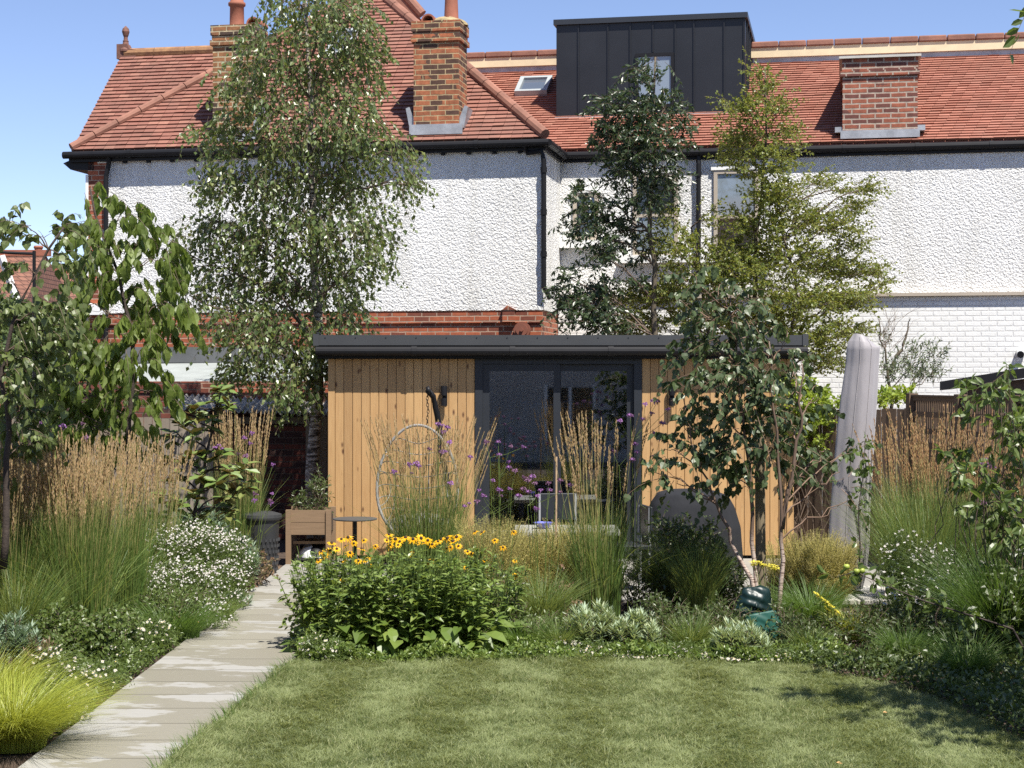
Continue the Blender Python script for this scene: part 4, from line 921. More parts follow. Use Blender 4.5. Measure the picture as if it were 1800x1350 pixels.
# covered furniture
gy = 16.6; gx = (X(1128, gy)+X(1318, gy))/2; gw = (X(1318, gy)-X(1128, gy))/2; gt = Z(868, gy)
m, t, p = newmat("grey_cover_cloth"); v = objco(t); p.inputs["Base Color"].default_value = (.022, .023, .027, 1); p.inputs["Roughness"].default_value = .9; p.inputs["Specular IOR Level"].default_value = .2
bump(t, p, mathn(t, 'ADD', noise(t, objco(t, (3, 3, .8)), 3, 3), mathn(t, 'MULTIPLY', noise(t, v, 200, 2), .02)), .3, .05)
def cover(U, W):
    a = U*2*PI; prof = np.interp(W, [0, .45, .62, .75, .88, 1], [1.0, .9, .78, .66, .45, 0.0]); zz = np.interp(W, [0, .45, .62, .75, .88, 1], [0, .62, .84, .955, .99, 1.0])*gt
    fold = 1+.035*np.sin(a*7+W*2)*(1-W)+.02*np.sin(a*13+1)*(1-W)
    c, s = np.cos(a), np.sin(a); e = .62
    return np.stack([gx+gw*prof*fold*np.sign(c)*np.abs(c)**e+.05*W*gw, gy+.45+.42*prof*fold*np.sign(s)*np.abs(s)**e, .02+zz-.05*np.maximum(0, c)*W*(1-W)*3], -1)
mb = MB(); mb.grid(cover, 97, 40); tag(mb.build("covered_furniture", m, origin=(gx, gy+.45, 0), smooth=True), "dark grey fabric cover draped over garden furniture right of the glass doors", "furniture cover")
# covered parasol
m, t, p = newmat("pale_grey_cover"); v = objco(t); r = ramp(t, noise(t, objco(t, (1, 1, .4)), 3, 5), [(.3, (.235, .218, .228)), (.7, (.32, .30, .312))]); t.links.new(r.outputs[0], p.inputs["Base Color"]); p.inputs["Roughness"].default_value = .6
p.inputs["Sheen Weight"].default_value = .3
bump(t, p, mathn(t, 'ADD', noise(t, objco(t, (4, 4, .6)), 1.6, 2), mathn(t, 'MULTIPLY', noise(t, objco(t, (6, 6, 2)), 5, 2), .08)), .35, .05)
uy = 15.6; ub = np.array([X(1490, uy), uy, .02])
para = empty("covered_parasol", tuple(ub), "tall leaning parasol under a pale grey cover on the terrace", "parasol")
zs = np.array([592, 610, 640, 700, 760, 830, 900, 960, 1010, 1035]); xa = np.array([1500, 1490, 1488, 1479, 1472, 1466, 1460, 1456, 1466, 1478]); xb = np.array([1526, 1545, 1543, 1540, 1536, 1532, 1528, 1527, 1522, 1516])
zw = Z(zs, uy); cxw = X((xa+xb)/2, uy); rw = (X(xb, uy)-X(xa, uy))/2
def par(U, W):
    a = U*2*PI; z = np.interp(W, np.linspace(0, 1, len(zw)), zw[::-1]); cx = np.interp(W, np.linspace(0, 1, len(zw)), cxw[::-1]); rr = np.interp(W, np.linspace(0, 1, len(zw)), rw[::-1])
    fold = 1+.05*np.sin(a*4+W*2)+.025*np.sin(a*9+2+W*2)+.03*np.sin(a*3+W*20)*(W > .9)
    return np.stack([cx+rr*fold*np.cos(a), uy+.8*rr*fold*np.sin(a), z+.03*np.cos(a+2.5)*(W > .9)], -1)
mb = MB(); mb.grid(par, 60, 70); mb.add(par(np.linspace(0, 1, 60)[:-1], np.ones(59)), [list(range(59))]); mb.build("cover", m, para, smooth=True)
for ang in (-1.9, -1.15):      # stitched seams down the cover
    W_ = np.linspace(.02, .97, 40); mb = MB(); q = par(np.full(40, (ang % (2*PI))/(2*PI)), W_); q[:, 1] -= .003; mb.tubes(q, np.full((1, 40), .003), 5); mb.build("seam", m, para)
mb = MB(); pb = (X(1497, uy), uy, 0); mb.tubes(np.array([(pb[0], uy, .05), (X(1497, uy), uy, .4)]), np.full((1, 2), .03), 12); mb.build("pole", M["anth"], para)
mb = MB(); mb.box(pb[0]-.1, pb[0]+.1, uy-.1, uy+.1, .03, .07); mb.build("base_plate", M["anth"], para)
for k_, (dx, dy) in enumerate([(-.28, -.26), (.27, -.26), (-.28, .28), (.27, .28)]): mb = MB(); mb.box(pb[0]+dx-.26, pb[0]+dx+.26, uy+dy-.25, uy+dy+.25, .0125+.0, .06); mb.build("base_slab", plain("pale_slab", (.5, .48, .43), .8, .1, 4), para, bevel=.01)
mb = MB(); mb.tubes(poly([(X(1455, uy), uy-.22, Z(970, uy)), (X(1462, uy), uy-.24, Z(1000, uy)), (X(1500, uy), uy-.1, Z(1035, uy))], 8), np.full((1, 8), .008), 6); mb.build("strap", M["anth"], para)
# tree stake, watering bag
sy_ = 14.4; mb = MB(); mb.tubes(np.array([(X(1338, sy_), sy_, -.1), (X(1335, sy_), sy_, Z(740, sy_)), (X(1335, sy_), sy_, Z(738, sy_))]), np.array([[.045, .042, .034]]), 14)
tag(mb.build("tree_stake", M["stake"], origin=(X(1337, sy_), sy_, 0)), "round wooden stake standing among the young birch stems", "tree stake")
wy = 13.2; gb_ = empty("tree_watering_bag", (X(1340, wy), wy, 0), "dark green plastic watering bag wrapped round the young birch base", "watering bag")
def sheet(name, pts_px, Yd, mat, thick=.008, bow=.05, cr=.006):
    """thin flexible plastic sheet with the given outline, bowed in depth"""
    pts = poly([P(a, b, Yd) for a, b in list(pts_px)+[pts_px[0]]], 49)[:-1]; c = np.mean(pts, 0); V = []; n = len(pts)
    rings = []
    for f_ in (1.0, .9, .8, .7, .6, .5, .4, .3, .2, .1, .001):
        for q in pts:
            e = c+(q-c)*f_; V.append(e+np.array([0, -bow*(1-f_**2)+cr*(abs(math.sin(e[0]*28+e[2]*45+2*math.sin(e[0]*9)))*2-1+.5*math.sin(e[2]*90+e[0]*20)+.4*math.sin(e[0]*110))*(f_ > .05), 0]))
    V = np.array(V); Fq = [(r_*n+i, r_*n+(i+1) % n, (r_+1)*n+(i+1) % n, (r_+1)*n+i) for r_ in range(10) for i in range(n)]
    mb = MB(); mb.add(V, Fq); o = mb.build(name, mat, gb_, smooth=True); s_ = o.modifiers.new("thick", 'SOLIDIFY'); s_.thickness = thick; return o
m_g = plain("green_plastic", (.012, .080, .062), .5, .15, 6, .15, 9); m_gd = plain("dark_green_plastic", (.004, .018, .017), .4, .4, 6, .6, 12)
sheet("upper_bag", [(1308, 1034), (1322, 1032), (1338, 1030), (1352, 1036), (1354, 1062), (1362, 1085), (1330, 1095), (1290, 1092), (1287, 1078), (1298, 1055)], wy, m_gd, .01, .06, .006)
sheet("lower_sheet", [(1310, 1082), (1330, 1078), (1362, 1072), (1371, 1090), (1388, 1138), (1378, 1142), (1360, 1128), (1325, 1120), (1308, 1100)], wy-.18, m_g, .008, .02, .002)
# thin bamboo cane by the doors
mb = MB(); mb.tubes(np.array([(X(977, 15), 15, 0), (X(978, 15), 15, Z(803, 15))]), np.full((1, 2), .009), 8); tag(mb.build("bamboo_cane", plain("cane", (.45, .32, .2), .6, .2, 20), origin=(X(977, 15), 15, 0)), "single thin bamboo cane standing in front of the glass doors", "cane")

# ------------------------------------------------------------------ outbuildings and fences
fo = empty("flat_roof_extension", (X(380, 24), 23.5, 0), "low grey felt roofed outbuilding below the red brick plinth", "outbuilding")
xa_, xb_ = X(150, 23), X(578, 22.5)
mb = MB(); mb.add([(xa_, 24.4, 2.28), (xb_+.5, 24.1, 2.28), (xb_+.5, 22.2, 1.98), (xa_, 22.5, 1.98)], [(0, 3, 2, 1)]); mb.build("roof", M["grey_felt"], fo)
mb = MB(); mb.box(xa_, xb_+.5, 24.0, 24.3, 2.24, 2.46); mb.build("upstand", M["dfelt"], fo)
mb = MB(); mb.box(xa_-.3, xb_+.5, 21.95, 22.2, 0, Z(690, 22.1)); mb.box(xa_-.3, X(350, 22.1), 21.93, 22.22, Z(690, 22.1)+.001, Z(672, 22.1)); mb.build("parapet", M["darkbrick"], fo)
co = empty("corrugated_outhouse", (X(450, 21.4), 21.3, 0), "dark brick outhouse under a mossy corrugated roof behind the silver birch", "outhouse")
mb = MB(); mb.box(X(300, 21.4), X(590, 21.4), 21.4, 21.93, 0, Z(738, 21.4)); mb.build("wall", M["darkbrick"], co)
xs_ = np.linspace(X(290, 21.2), X(592, 21.2), 290)
def corr(U, W):
    x = xs_[0]+(xs_[-1]-xs_[0])*U; return np.stack([x, 21.18+.8*W, Z(716, 21.2)-.10*U+.02*np.sin(x/.075*2*PI/1.0)*1.0+.16*W], -1)
mb = MB(); mb.grid(corr, 290, 4); o = mb.build("corrugated_roof", M["corr"], co, smooth=True); s_ = o.modifiers.new("thick", 'SOLIDIFY'); s_.thickness = .012
mb = MB(); mb.box(X(300, 21.3), X(590, 21.3), 21.32, 21.39, Z(745, 21.3), Z(733, 21.3)); mb.build("eaves_board", M["stake"], co)
def fence(name, x0, y0, x1, y1, h0, h1, mat, label, cat="fence", bw=.10, group=None, posts=1.83):
    r_ = empty(name, (x0, y0, 0), label, cat, group); L = math.hypot(x1-x0, y1-y0); ux, uy_ = (x1-x0)/L, (y1-y0)/L
    mb = MB(); n = int(L/bw)
    for i in range(n):
        s0 = i*bw; s1 = s0+bw-.006; off = .0 if i % 2 else .008; h = h0+(h1-h0)*i/n+rng.uniform(-.006, .006)
        c = [(x0+ux*s-uy_*o, y0+uy_*s+ux*o) for o in (off, off+.014) for s in (s0, s1)]
        mb.add([(a, b, z) for z in (0, h) for a, b in c], [(0, 2, 3, 1), (4, 5, 7, 6), (0, 1, 5, 4), (2, 6, 7, 3), (0, 4, 6, 2), (1, 3, 7, 5)])
    mb.build("boards", M[mat], r_)
    k_ = 0; s = 0
    while s < L:
        x = x0+ux*s; y = y0+uy_*s; mb = MB(); h = h0+(h1-h0)*s/L; mb.box(x-.045, x+.045, y-.06, y+.03, 0, h+.03); mb.build("post", M[mat], r_); s += posts
    return r_
fence("grey_board_fence", X(-120, 19.6), 19.6, X(378, 19.6), 19.9, Z(722, 19.6), Z(738, 19.8), "greyfence", "weathered grey vertical board fence behind the left bed")
fence("side_board_fence", X(-380, 9), 8, X(-110, 19.5), 19.5, 1.6, 1.65, "greyfence", "weathered grey board fence running up the left side of the garden")
fence("short_board_fence", X(545, 20.6), 20.6, X(590, 20.6), 20.7, Z(730, 20.6), Z(735, 20.6), "greyfence", "short sunlit board fence between the birch trunk and the garden room")
fence("right_board_fence", X(1395, 19.4), 19.4, X(1605, 18.2), 18.2, Z(720, 19.4), Z(718, 18.2), "brownfence", "brown board fence behind the covered parasol")
# trellis topped fence, nearer to the right
tf = empty("trellis_fence", (X(1602, 18), 18.0, 0), "brown fence with slatted trellis top above the russet grasses on the right", "fence")
fx0, fy0, fx1, fy1 = X(1603, 18.0), 18.0, X(1900, 14.6), 14.6
L = math.hypot(fx1-fx0, fy1-fy0); ux, uy2 = (fx1-fx0)/L, (fy1-fy0)/L
def fb(mb, s0, s1, o0, o1, z0a, z1a, z0b=None, z1b=None):
    z0b = z0a if z0b is None else z0b; z1b = z1a if z1b is None else z1b
    pts = []
    for (zA_, zB_) in ((z0a, z0b), (z1a, z1b)):
        for o in (o0, o1):
            for s, z in ((s0, zA_), (s1, zB_)): pts.append((fx0+ux*s-uy2*o, fy0+uy2*s+ux*o, z))
    mb.add(pts, [(0, 2, 3, 1), (4, 5, 7, 6), (0, 1, 5, 4), (2, 6, 7, 3), (0, 4, 6, 2), (1, 3, 7, 5)])
zt0 = Z(697, 18.0); zt1 = zt0+.02
mb = MB(); n = int(L/.10)
for i in range(n): fb(mb, i*.1, i*.1+.094, 0, .015, 0, zt0-.50)
mb.build("boards", M["brownfence"], tf)
mb = MB(); n = int(L/.045)
for i in range(n):
    s = i*.045; fb(mb, s, s+.018, 0.016, .03, zt0-.50, zt0-.03)
mb.build("slats", M["brownfence"], tf)
mb = MB()
for z0_, z1_ in ((-.04, 0), (-.21, -.155), (-.38, -.325), (-.52, -.47)): fb(mb, 0, L, -.012, .0155, zt0+z0_, zt0+z1_)
fb(mb, 0, L, -.03, .035, zt0+.001, zt0+.02)
mb.build("rails", M["brownfence"], tf)
s = 0
while s < L: mb = MB(); fb(mb, s-.045, s+.045, -.05, .05, 0, zt0+.035); mb.build("post", M["brownfence"], tf); s += 1.15
# sunlit timber behind the trellis
fence("neighbour_timber_fence", X(1602, 18.7), 18.7, X(1602, 18.7)+2.2, 18.75, zt0-.02, zt0-.0, "larch", "orange timber fence showing through the trellis slats")
# black roof edge at right
br_ = empty("black_edged_shed", (X(1740, 19), 19.5, 0), "neighbouring shed with a black roof edge, above the trellis at the right", "shed")
mb = MB(); x0, x1 = X(1652, 19.5), X(1652, 19.5)+2.2; za = Z(680, 19.5)
mb.add([(x0, 19.5, za-.04), (x1, 19.2, za+.30), (x1, 19.2, za+.43), (x0, 19.5, za+.06), (x0+.6, 21.3, za-.04), (x1+.6, 21.2, za+.30), (x1+.6, 21.2, za+.43), (x0+.6, 21.3, za+.06)], [(0, 1, 2, 3), (3, 2, 6, 7), (4, 7, 6, 5), (0, 3, 7, 4), (1, 5, 6, 2), (0, 4, 5, 1)]); mb.build("roof_edge", M["black"], br_)
mb = MB(); mb.add([(x0+.3, 19.6, 0), (x1+.1, 19.3, 0), (x1+.1, 19.3, za+.28), (x0+.3, 19.6, za-.0)], [(0, 1, 2, 3)]); mb.build("wall", M["brownfence"], br_)
# distant roofs at left
def far_house(px0, px1, ridge_py, eave_py, Yd, label, chim=None, gable=False):
    r_ = empty("distant_house", (X((px0+px1)/2, Yd), Yd, 0), label, "house"); x0, x1 = X(px0, Yd), X(px1, Yd); zr_ = Z(ridge_py, Yd+3); ze = Z(eave_py, Yd)
    mb = MB(); mb.box(x0+.3, x1-.3, Yd+.3, Yd+6, 0, ze); mb.build("wall", M["redbrick"], r_)
    mb = MB(); mb.add([(x0, Yd, ze), (x1, Yd, ze), (x1-.2, Yd+3, zr_), (x0+.2, Yd+3, zr_), (x0, Yd+6.3, ze), (x1, Yd+6.3, ze)], [(0, 1, 2, 3), (4, 3, 2, 5)]); mb.add([(x0, Yd, ze), (x0+.2, Yd+3, zr_), (x0, Yd+6.3, ze)], [(0, 1, 2)]); mb.add([(x1, Yd, ze), (x1-.2, Yd+3, zr_), (x1, Yd+6.3, ze)], [(0, 2, 1)])
    m = brickmat("far_tiles", (.20, .09, .06), (.26, .12, .08), (.07, .03, .02), row=.11, bw=.18, ms=.012, bmp=.5, mottled=.3); rf = mb.build("roof", m, r_)
    mb = MB(); mb.box(x0+.1, x1-.1, Yd+2.9, Yd+3.15, zr_-.03, zr_+.12); mb.build("ridge_tiles", M["terra"], rf)
    if chim:
        a = X(chim[0], Yd+2.6); b = X(chim[1], Yd+2.6); mb = MB(); mb.box(a, b, Yd+2.2, Yd+3, zr_-.5, Z(chim[2], Yd+2.6)); mb.box(a-.05, b+.05, Yd+2.15, Yd+3.05, Z(chim[2], Yd+2.6)-.15, Z(chim[2], Yd+2.6)-.05); c_ = mb.build("chimney", M["redbrick"], r_)
        mb = MB(); mb.lathe([(.13, 0), (.11, .45), (.14, .5), (.12, .55)], ((a+b)/2, Yd+2.6, Z(chim[2], Yd+2.6)), 14); mb.build("chimney_pot", M["terra"], c_)
    return r_
far_house(20, 120, 478, 560, 46, "distant brick house with brown tiled roof and red ridge behind the left foliage", (55, 80, 466))
fh = far_house(-140, 34, 448, 556, 40, "distant house with steep brown roof and white bargeboard at the left edge", (-40, -15, 430))
mb = MB(); a = P(2, 450, 39.9); b = P(30, 530, 39.9); mb.tubes(np.array([a, b]), np.full((1, 2), .09), 4); mb.build("bargeboard", M["white"], fh)
# black metal frame among the left foliage
ay = 15.5; ar = empty("black_metal_arch", (X(60, ay), ay, 0), "thin black metal post with a crossbar among the leaves at the far left", "garden arch")
mb = MB(); mb.tubes(np.array([(X(60, ay), ay, 0), (X(60, ay), ay, Z(441, ay))]), np.full((1, 2), .016), 8); mb.build("post", M["black"], ar)
mb = MB(); mb.tubes(np.array([(X(60, ay), ay, Z(446, ay)), (X(28, ay), ay, Z(445, ay)), (X(-90, ay), ay, Z(438, ay))]), np.full((1, 3), .013), 8); mb.build("crossbar", M["black"], ar)
mb = MB(); mb.tubes(np.array([(X(-90, ay), ay, 0), (X(-90, ay), ay, Z(436, ay))]), np.full((1, 2), .016), 8); mb.build("post", M["black"], ar)
mb = MB(); mb.tubes(np.array([(X(124, 17), 17, 0), (X(124, 17), 17, Z(600, 17))]), np.full((1, 2), .012), 8); tag(mb.build("garden_post", M["black"], origin=(X(124, 17), 17, 0)), "slim black metal post with a small pale plaque, left of the brick plinth", "post")
# the house the picture was taken from: what the glass doors reflect
mopp = plain("opposite_render", (.42, .40, .37), .9, .15, 1)
rh = empty("opposite_house", (0, -3, 0), "rendered house facing the garden room, reflected in its glass", "house")
mb = MB(); mb.box(-7, 7, -9, -3, 0, 6.2); mb.build("wall", mopp, rh)
for x in (-4.5, -1.6, 1.4, 4.3):
    for z in (.5, 3.6): mb = MB(); mb.box(x-.55, x+.55, -3.0, -2.985, z, z+1.3); wo = mb.build("window", M["wglass"], rh); mb = MB(); mb.box(x-.62, x-.55, -3, -2.96, z-.05, z+1.35); mb.box(x+.55, x+.62, -3, -2.96, z-.05, z+1.35); mb.box(x-.035, x+.035, -2.984, -2.96, z, z+1.3); mb.build("frame", M["white"], wo)
mb = MB(); mb.add([(-7.4, -2.7, 6.15), (7.4, -2.7, 6.15), (7.4, -6, 8.2), (-7.4, -6, 8.2), (-7.4, -9.3, 6.15), (7.4, -9.3, 6.15)], [(0, 3, 2, 1), (3, 4, 5, 2)]); mb.build("roof", M["ridge"], rh)
# ------------------------------------------------------------------ trees
def at(pts, Y): return [P(a, b, Y) for a, b in pts]
sb_ = at([(550, 905), (547, 860), (552, 760), (560, 640), (556, 480), (548, 300), (545, 120), (535, -40)], 19.8)
blb = [(530,10,75,50),(600,40,60,60),(470,100,60,60),(560,130,80,70),(640,100,38,60),(435,170,55,50,.8),(365,240,40,22,.6),(410,235,50,35,.8),(520,225,80,60),(620,215,60,60),
 (400,320,60,50),(500,320,80,65),(600,310,75,65),(690,275,42,35,.6),(710,325,38,42,.7),(375,410,55,45,.7),(455,420,70,55),(560,420,75,60),(645,410,50,55,.8),
 (400,500,60,50,.8),(490,510,80,60),(590,500,55,60),(650,465,35,40,.6),(395,575,50,45,.7),(480,600,70,60,1.1),(555,620,48,60,1.1),(615,560,40,35,.7),(430,655,48,38,.9),(520,685,48,45,1.1),(325,445,30,35,.4),(335,520,25,30,.3)]
tree("silver_birch", "tall weeping silver birch with white trunk rising in front of the brick chimneys", "tree", 19.8, [sb_], blb, RHOMB, "l_birch", .066, 22500, 'weep', "birchbark", r0=.078, r1=.012, depth=1.1, tl=.26, nl=6, droop=.5, hang=.6, branchr=.014, sides=12)
ch_ = at([(235, 1010), (240, 900), (225, 780), (235, 640), (215, 500), (175, 400), (158, 330)], 15.4)
blc = [(158,335,14,30,.8),(215,375,40,28,.8),(165,400,35,40),(255,415,35,50),(290,455,30,50),(190,460,45,50),(240,510,55,50),(300,520,30,40),(155,530,25,55,.8),(205,590,50,55),(265,600,40,50),(150,620,40,40,.8),(215,680,50,60),(120,680,45,50),(270,690,35,40,.7),(165,750,60,45),(235,770,40,40,.8),(110,760,40,40,.8),(95,700,30,40,.6)]
tree("cherry_tree", "young weeping cherry with long drooping leaves beside the left fence", "tree", 15.4, [ch_], blc, LONG, "l_cherry", .13, 2300, 'out', "darkbark", r0=.035, r1=.008, depth=.5, tl=.22, nl=6, droop=.9, hang=2.0, branchr=.006, spread=.6, up=.3, wide=1.3)
hl_ = at([(5, 1000), (15, 800), (5, 640), (30, 560), (62, 470), (112, 400)], 12.6)
blh = [(20,405,22,28,.7),(45,395,35,14,.7),(75,415,30,14,.6),(120,410,25,25,.9),(110,450,28,25,.9),(15,480,20,35,.6),(70,545,50,28,.8),(25,560,25,30),(60,600,40,35),(20,650,30,50),(75,660,30,35),(40,720,45,40),(15,790,22,60,.9),(60,770,40,35,.8),(105,570,28,30,.7),(50,470,22,15,.4)]
tree("heart_leaf_tree", "open arching tree with heart shaped leaves at the far left edge", "tree", 12.6, [hl_], blh, HEART, "l_heart", .07, 1500, 'out', "darkbark", r0=.03, r1=.008, depth=.5, tl=.22, nl=6, droop=.6, hang=.9, branchr=.005)
# magnolia
mg_ = at([(335, 1010), (345, 900), (360, 820), (378, 720), (388, 690)], 15.6)
def whorls(name, label, cat, Y, trunk, pts, leaf, size, per, bark="darkbark", tmpl=OVAL, r=.02, group=None):
    root = empty(name, (trunk[0][0], trunk[0][1], 0), label, cat, group); tm = MB(); tr = trunkmesh(tm, trunk, r, r*.4, 10, 7, .01); lf = MB()
    for px, py in pts:
        c = P(px, py, Y+rng.uniform(-.3, .3)); k_ = tr[np.argmin(np.linalg.norm(tr-c, axis=1)+2*np.maximum(0, tr[:, 2]-c[2]+.05))]
        tm.tubes(curve(k_, c, 7, .05, .03), np.linspace(.010, .004, 7)[None], 5, cap=False)
        n = per; a = rnd(n, 0, 2*PI); D = np.stack([np.cos(a), np.sin(a), rnd(n, -.7, .7)], -1)
        pos = c+np.stack([0*a, 0*a, -rnd(n, 0, .10)], -1)
        lf.stamp(tmpl[0], tmpl[1], pos, D, np.tile([0, -.2, 1.], (n, 1))+unit(n)*.35, size*rnd(n, .7, 1.15))
    tm.build("trunk", M[bark], root, smooth=True); lf.build("foliage", M[leaf], root); return root
whorls("magnolia_shrub", "young evergreen magnolia with glossy leaf whorls beside the tan grasses at the left", "shrub", 15.6, mg_,
 [(388,680),(378,700),(395,700),(345,715),(325,735),(340,755),(372,735),(300,760),(350,790),(385,790),(330,800),(310,830),(355,830),(405,820),(430,815),(415,850),(380,840),(340,860),(310,880),(395,870),(430,845),(400,890),(360,895),(330,910),(290,870),(280,900),(300,800)], "l_mag", .15, 13)
# dark pinnate tree behind the garden room
rw_ = at([(1150, 900), (1152, 640), (1150, 480), (1143, 380), (1150, 250), (1152, 100)], 22.8)
blr = [(1150,105,22,18,.6),(1135,135,28,22,.8),(1075,185,30,25,.8),(1120,195,45,35,1.2),(1170,190,35,30),(1080,240,40,30),(1140,250,50,35,1.3),(1195,240,22,20,.8),(1110,300,45,35,1.1),(1165,295,35,30),(1140,345,45,25),(1030,335,22,20,.7),(1055,375,38,30),(1030,400,28,25,.7),(1090,410,35,30),(1065,445,35,25,.9),(1130,440,30,30,.5),(1005,490,28,18,.7),(1010,525,35,25),(1055,515,45,25),(1040,555,50,28,1.2),(1085,565,40,22),(1120,500,30,20,.5)]
tree("dark_pinnate_tree", "dark green feathery leaved tree in front of the black dormer", "tree", 22.8, [rw_], blr, NARROW, "l_rowan", .085, 15500, 'out', "bark", r0=.06, r1=.012, depth=.8, tl=.28, nl=16, droop=.5, hang=.35, branchr=.012, spread=1.0, wide=2.0)
hw_ = [at([(1320, 900), (1325, 640), (1330, 420), (1345, 260), (1345, 120)], 23.2), at([(1340, 900), (1380, 640), (1400, 500), (1365, 380)], 23.2), at([(1280, 900), (1250, 620), (1230, 480), (1215, 400)], 23.2)]
blw = [(1335,130,14,16,.8),(1345,165,20,20,.9),(1300,185,24,10,.7),(1325,205,35,22),(1365,195,25,15,.7),(1310,245,38,20),(1360,240,30,22),(1300,280,30,14,.6),(1345,290,45,25),(1395,265,12,8,.4),(1350,340,30,30),(1370,350,30,25),(1430,322,30,12,.9),(1465,335,22,8,.7),(1510,335,24,12,.8),(1490,365,30,12,.8),(1400,390,45,25),(1455,400,40,18,.9),(1480,430,32,14,.8),(1330,400,45,35,1.0),(1240,385,30,20,.3),(1180,390,22,25,.4),(1260,450,50,25,.9),(1200,440,40,30,.8),(1380,450,60,35,1.1),(1450,470,50,25),(1510,480,32,18,.8),(1530,510,25,10,.6),(1300,490,60,35,1.1),(1220,500,50,30,.9),(1150,420,20,12,.3),(1170,520,55,25,.9),(1120,525,45,15,.6),(1400,530,65,35,1.1),(1480,530,50,22,.9),(1240,565,60,30),(1150,570,50,20,.9),(1110,585,30,12,.6),(1330,570,60,35),(1430,590,55,30,.9),(1490,585,35,20,.7),(1450,640,40,25,.5),(1415,630,30,20,.6)]
tree("yellow_green_tree", "broad yellow-green tree with tiered branches in front of the white rear wing", "tree", 23.2, hw_, blw, RHOMB, "l_haw", .045, 52000, 'tier', "bark", r0=.05, r1=.010, depth=1.1, tl=.34, nl=14, droop=.1, hang=.1, branchr=.010, spread=.9)
yb_ = [at([(1335, 1085), (1325, 960), (1320, 880), (1310, 760), (1295, 620), (1285, 510)], 14.0), at([(1375, 1105), (1373, 1010), (1375, 920), (1370, 820), (1360, 700), (1352, 600)], 13.8), at([(1375, 930), (1385, 870), (1405, 760), (1410, 640)], 13.8), at([(1335, 1060), (1290, 960), (1250, 860), (1215, 780)], 14.0)]
bly = [(1225,500,35,25,.6),(1265,515,35,30,.8),(1195,530,22,15,.4),(1240,560,40,30),(1300,545,40,35),(1325,590,35,30),(1265,610,40,30),(1220,610,30,25,.7),(1380,600,22,30,.7),(1345,640,35,35),(1290,660,45,35,1.1),(1395,650,28,35,.8),(1235,670,35,30,.8),(1195,680,25,25,.5),(1320,715,50,40,1.1),(1260,730,45,35,1.1),(1205,745,28,30,.7),(1385,730,32,40,.8),(1410,780,30,30,.7),(1300,780,50,35,1.1),(1235,800,40,30,1),(1180,790,25,25,.5),(1360,790,35,35,.9),(1290,840,45,25,.8),(1395,850,30,25,.5),(1450,800,25,20,.5),(1500,785,30,15,.3),(1475,830,30,30,.35),(1190,850,25,20,.35),(1430,700,15,20,.3),(1490,880,18,30,.18),(1245,870,30,18,.4),(1150,830,14,20,.2)]
tree("young_birch", "young multi-stemmed birch with glossy dark leaves and pink-white stems in the centre bed", "tree", 14.0, yb_, bly, HEART, "l_ybirch", .067, 3000, 'out', "ybark", r0=.021, r1=.005, depth=.65, tl=.28, nl=7, droop=.5, hang=.8, branchr=.006, twigm="ctwig", spread=.8)
ol_ = [at([(1570, 800), (1566, 700), (1560, 640), (1548, 590), (1545, 560)], 19.6), at([(1562, 660), (1590, 600), (1600, 560)], 19.6)]
tree("olive_tree", "small sparse olive tree behind the brown fence", "tree", 19.6, ol_, [(1555,600,14,20,.3),(1600,640,25,25,.9),(1640,625,18,18,.7),(1570,660,30,22,.8),(1620,670,32,18),(1650,655,15,15,.6),(1540,640,15,20,.4)], OLIVE, "l_olive", .06, 1500, 'up', "bark", r0=.028, r1=.006, depth=.5, tl=.22, nl=12, droop=.1, hang=0, branchr=.006)
# bare twigs above the olive
mb = MB()
for i in range(26):
    a = P(rng.uniform(1545, 1575), rng.uniform(580, 620), 19.6+rng.uniform(-.2, .2)); b = a+np.array([rng.uniform(-.25, .45), rng.uniform(-.2, .2), rng.uniform(.15, .5)]); mb.tubes(curve(a, b, 5, .05, .04), np.linspace(.003, .001, 5)[None], 3, cap=False)
tag(mb.build("bare_twigs", M["twig"], origin=tuple(P(1560, 620, 19.6))), "bare dead twigs sticking up beside the top of the parasol cover", "twigs")

def bush(name, label, cat, blobs, Y, leaf, size, n, tmpl=RHOMB, depth=.4, tl=.18, nl=8, droop=.3, hang=.1, stems=8, twigm="twig", group=None, base_py=None, mode='up', flowers=None, up=.6, wide=1.0):
    cx = np.mean([b[0] for b in blobs]); c0 = P(cx, HY, Y); root = empty(name, (c0[0], Y, 0), label, cat, group)
    tw = MB(); lf = MB(); area = np.array([b[2]*b[3]*(b[4] if len(b) > 4 else 1) for b in blobs], float); area /= area.sum(); fl = []
    for b, a in zip(blobs, area):
        c = P(b[0], b[1], Y+rng.uniform(-.2, .2)*depth); rad = np.array([b[2]/F*Y, depth, b[3]/F*Y]); m = max(3, int(n*a/nl))
        S = c+in_ball(m)*rad; S[:, 2] = np.maximum(S[:, 2], .03)
        for i in range(max(2, int(stems*a*2))):
            e = S[rng.integers(m)]; g0 = np.array([c[0]+rng.normal()*.08, Y+rng.normal()*.08, max(0, min(.02, c[2]))]); tw.tubes(curve(g0 if b[1] > 0 else c, e, 7, .0, .04), np.linspace(.006, .002, 7)[None], 4, cap=False)
        D = nrm(unit(m)*.7+np.array([0, 0, .7 if mode == 'up' else .1])+nrm(S-c)*.4)
        Pp = twigs_leaves(tw, lf, S, D, tl*rng.uniform(.5, 1.3, m), nl, tmpl, size, droop, hang, up=up, rad=.002, wide=wide)
        fl.append(Pp[:, -1])
    tw.build("stems", M[twigm], root); lf.build("foliage", M[leaf], root)
    return root, np.concatenate(fl)
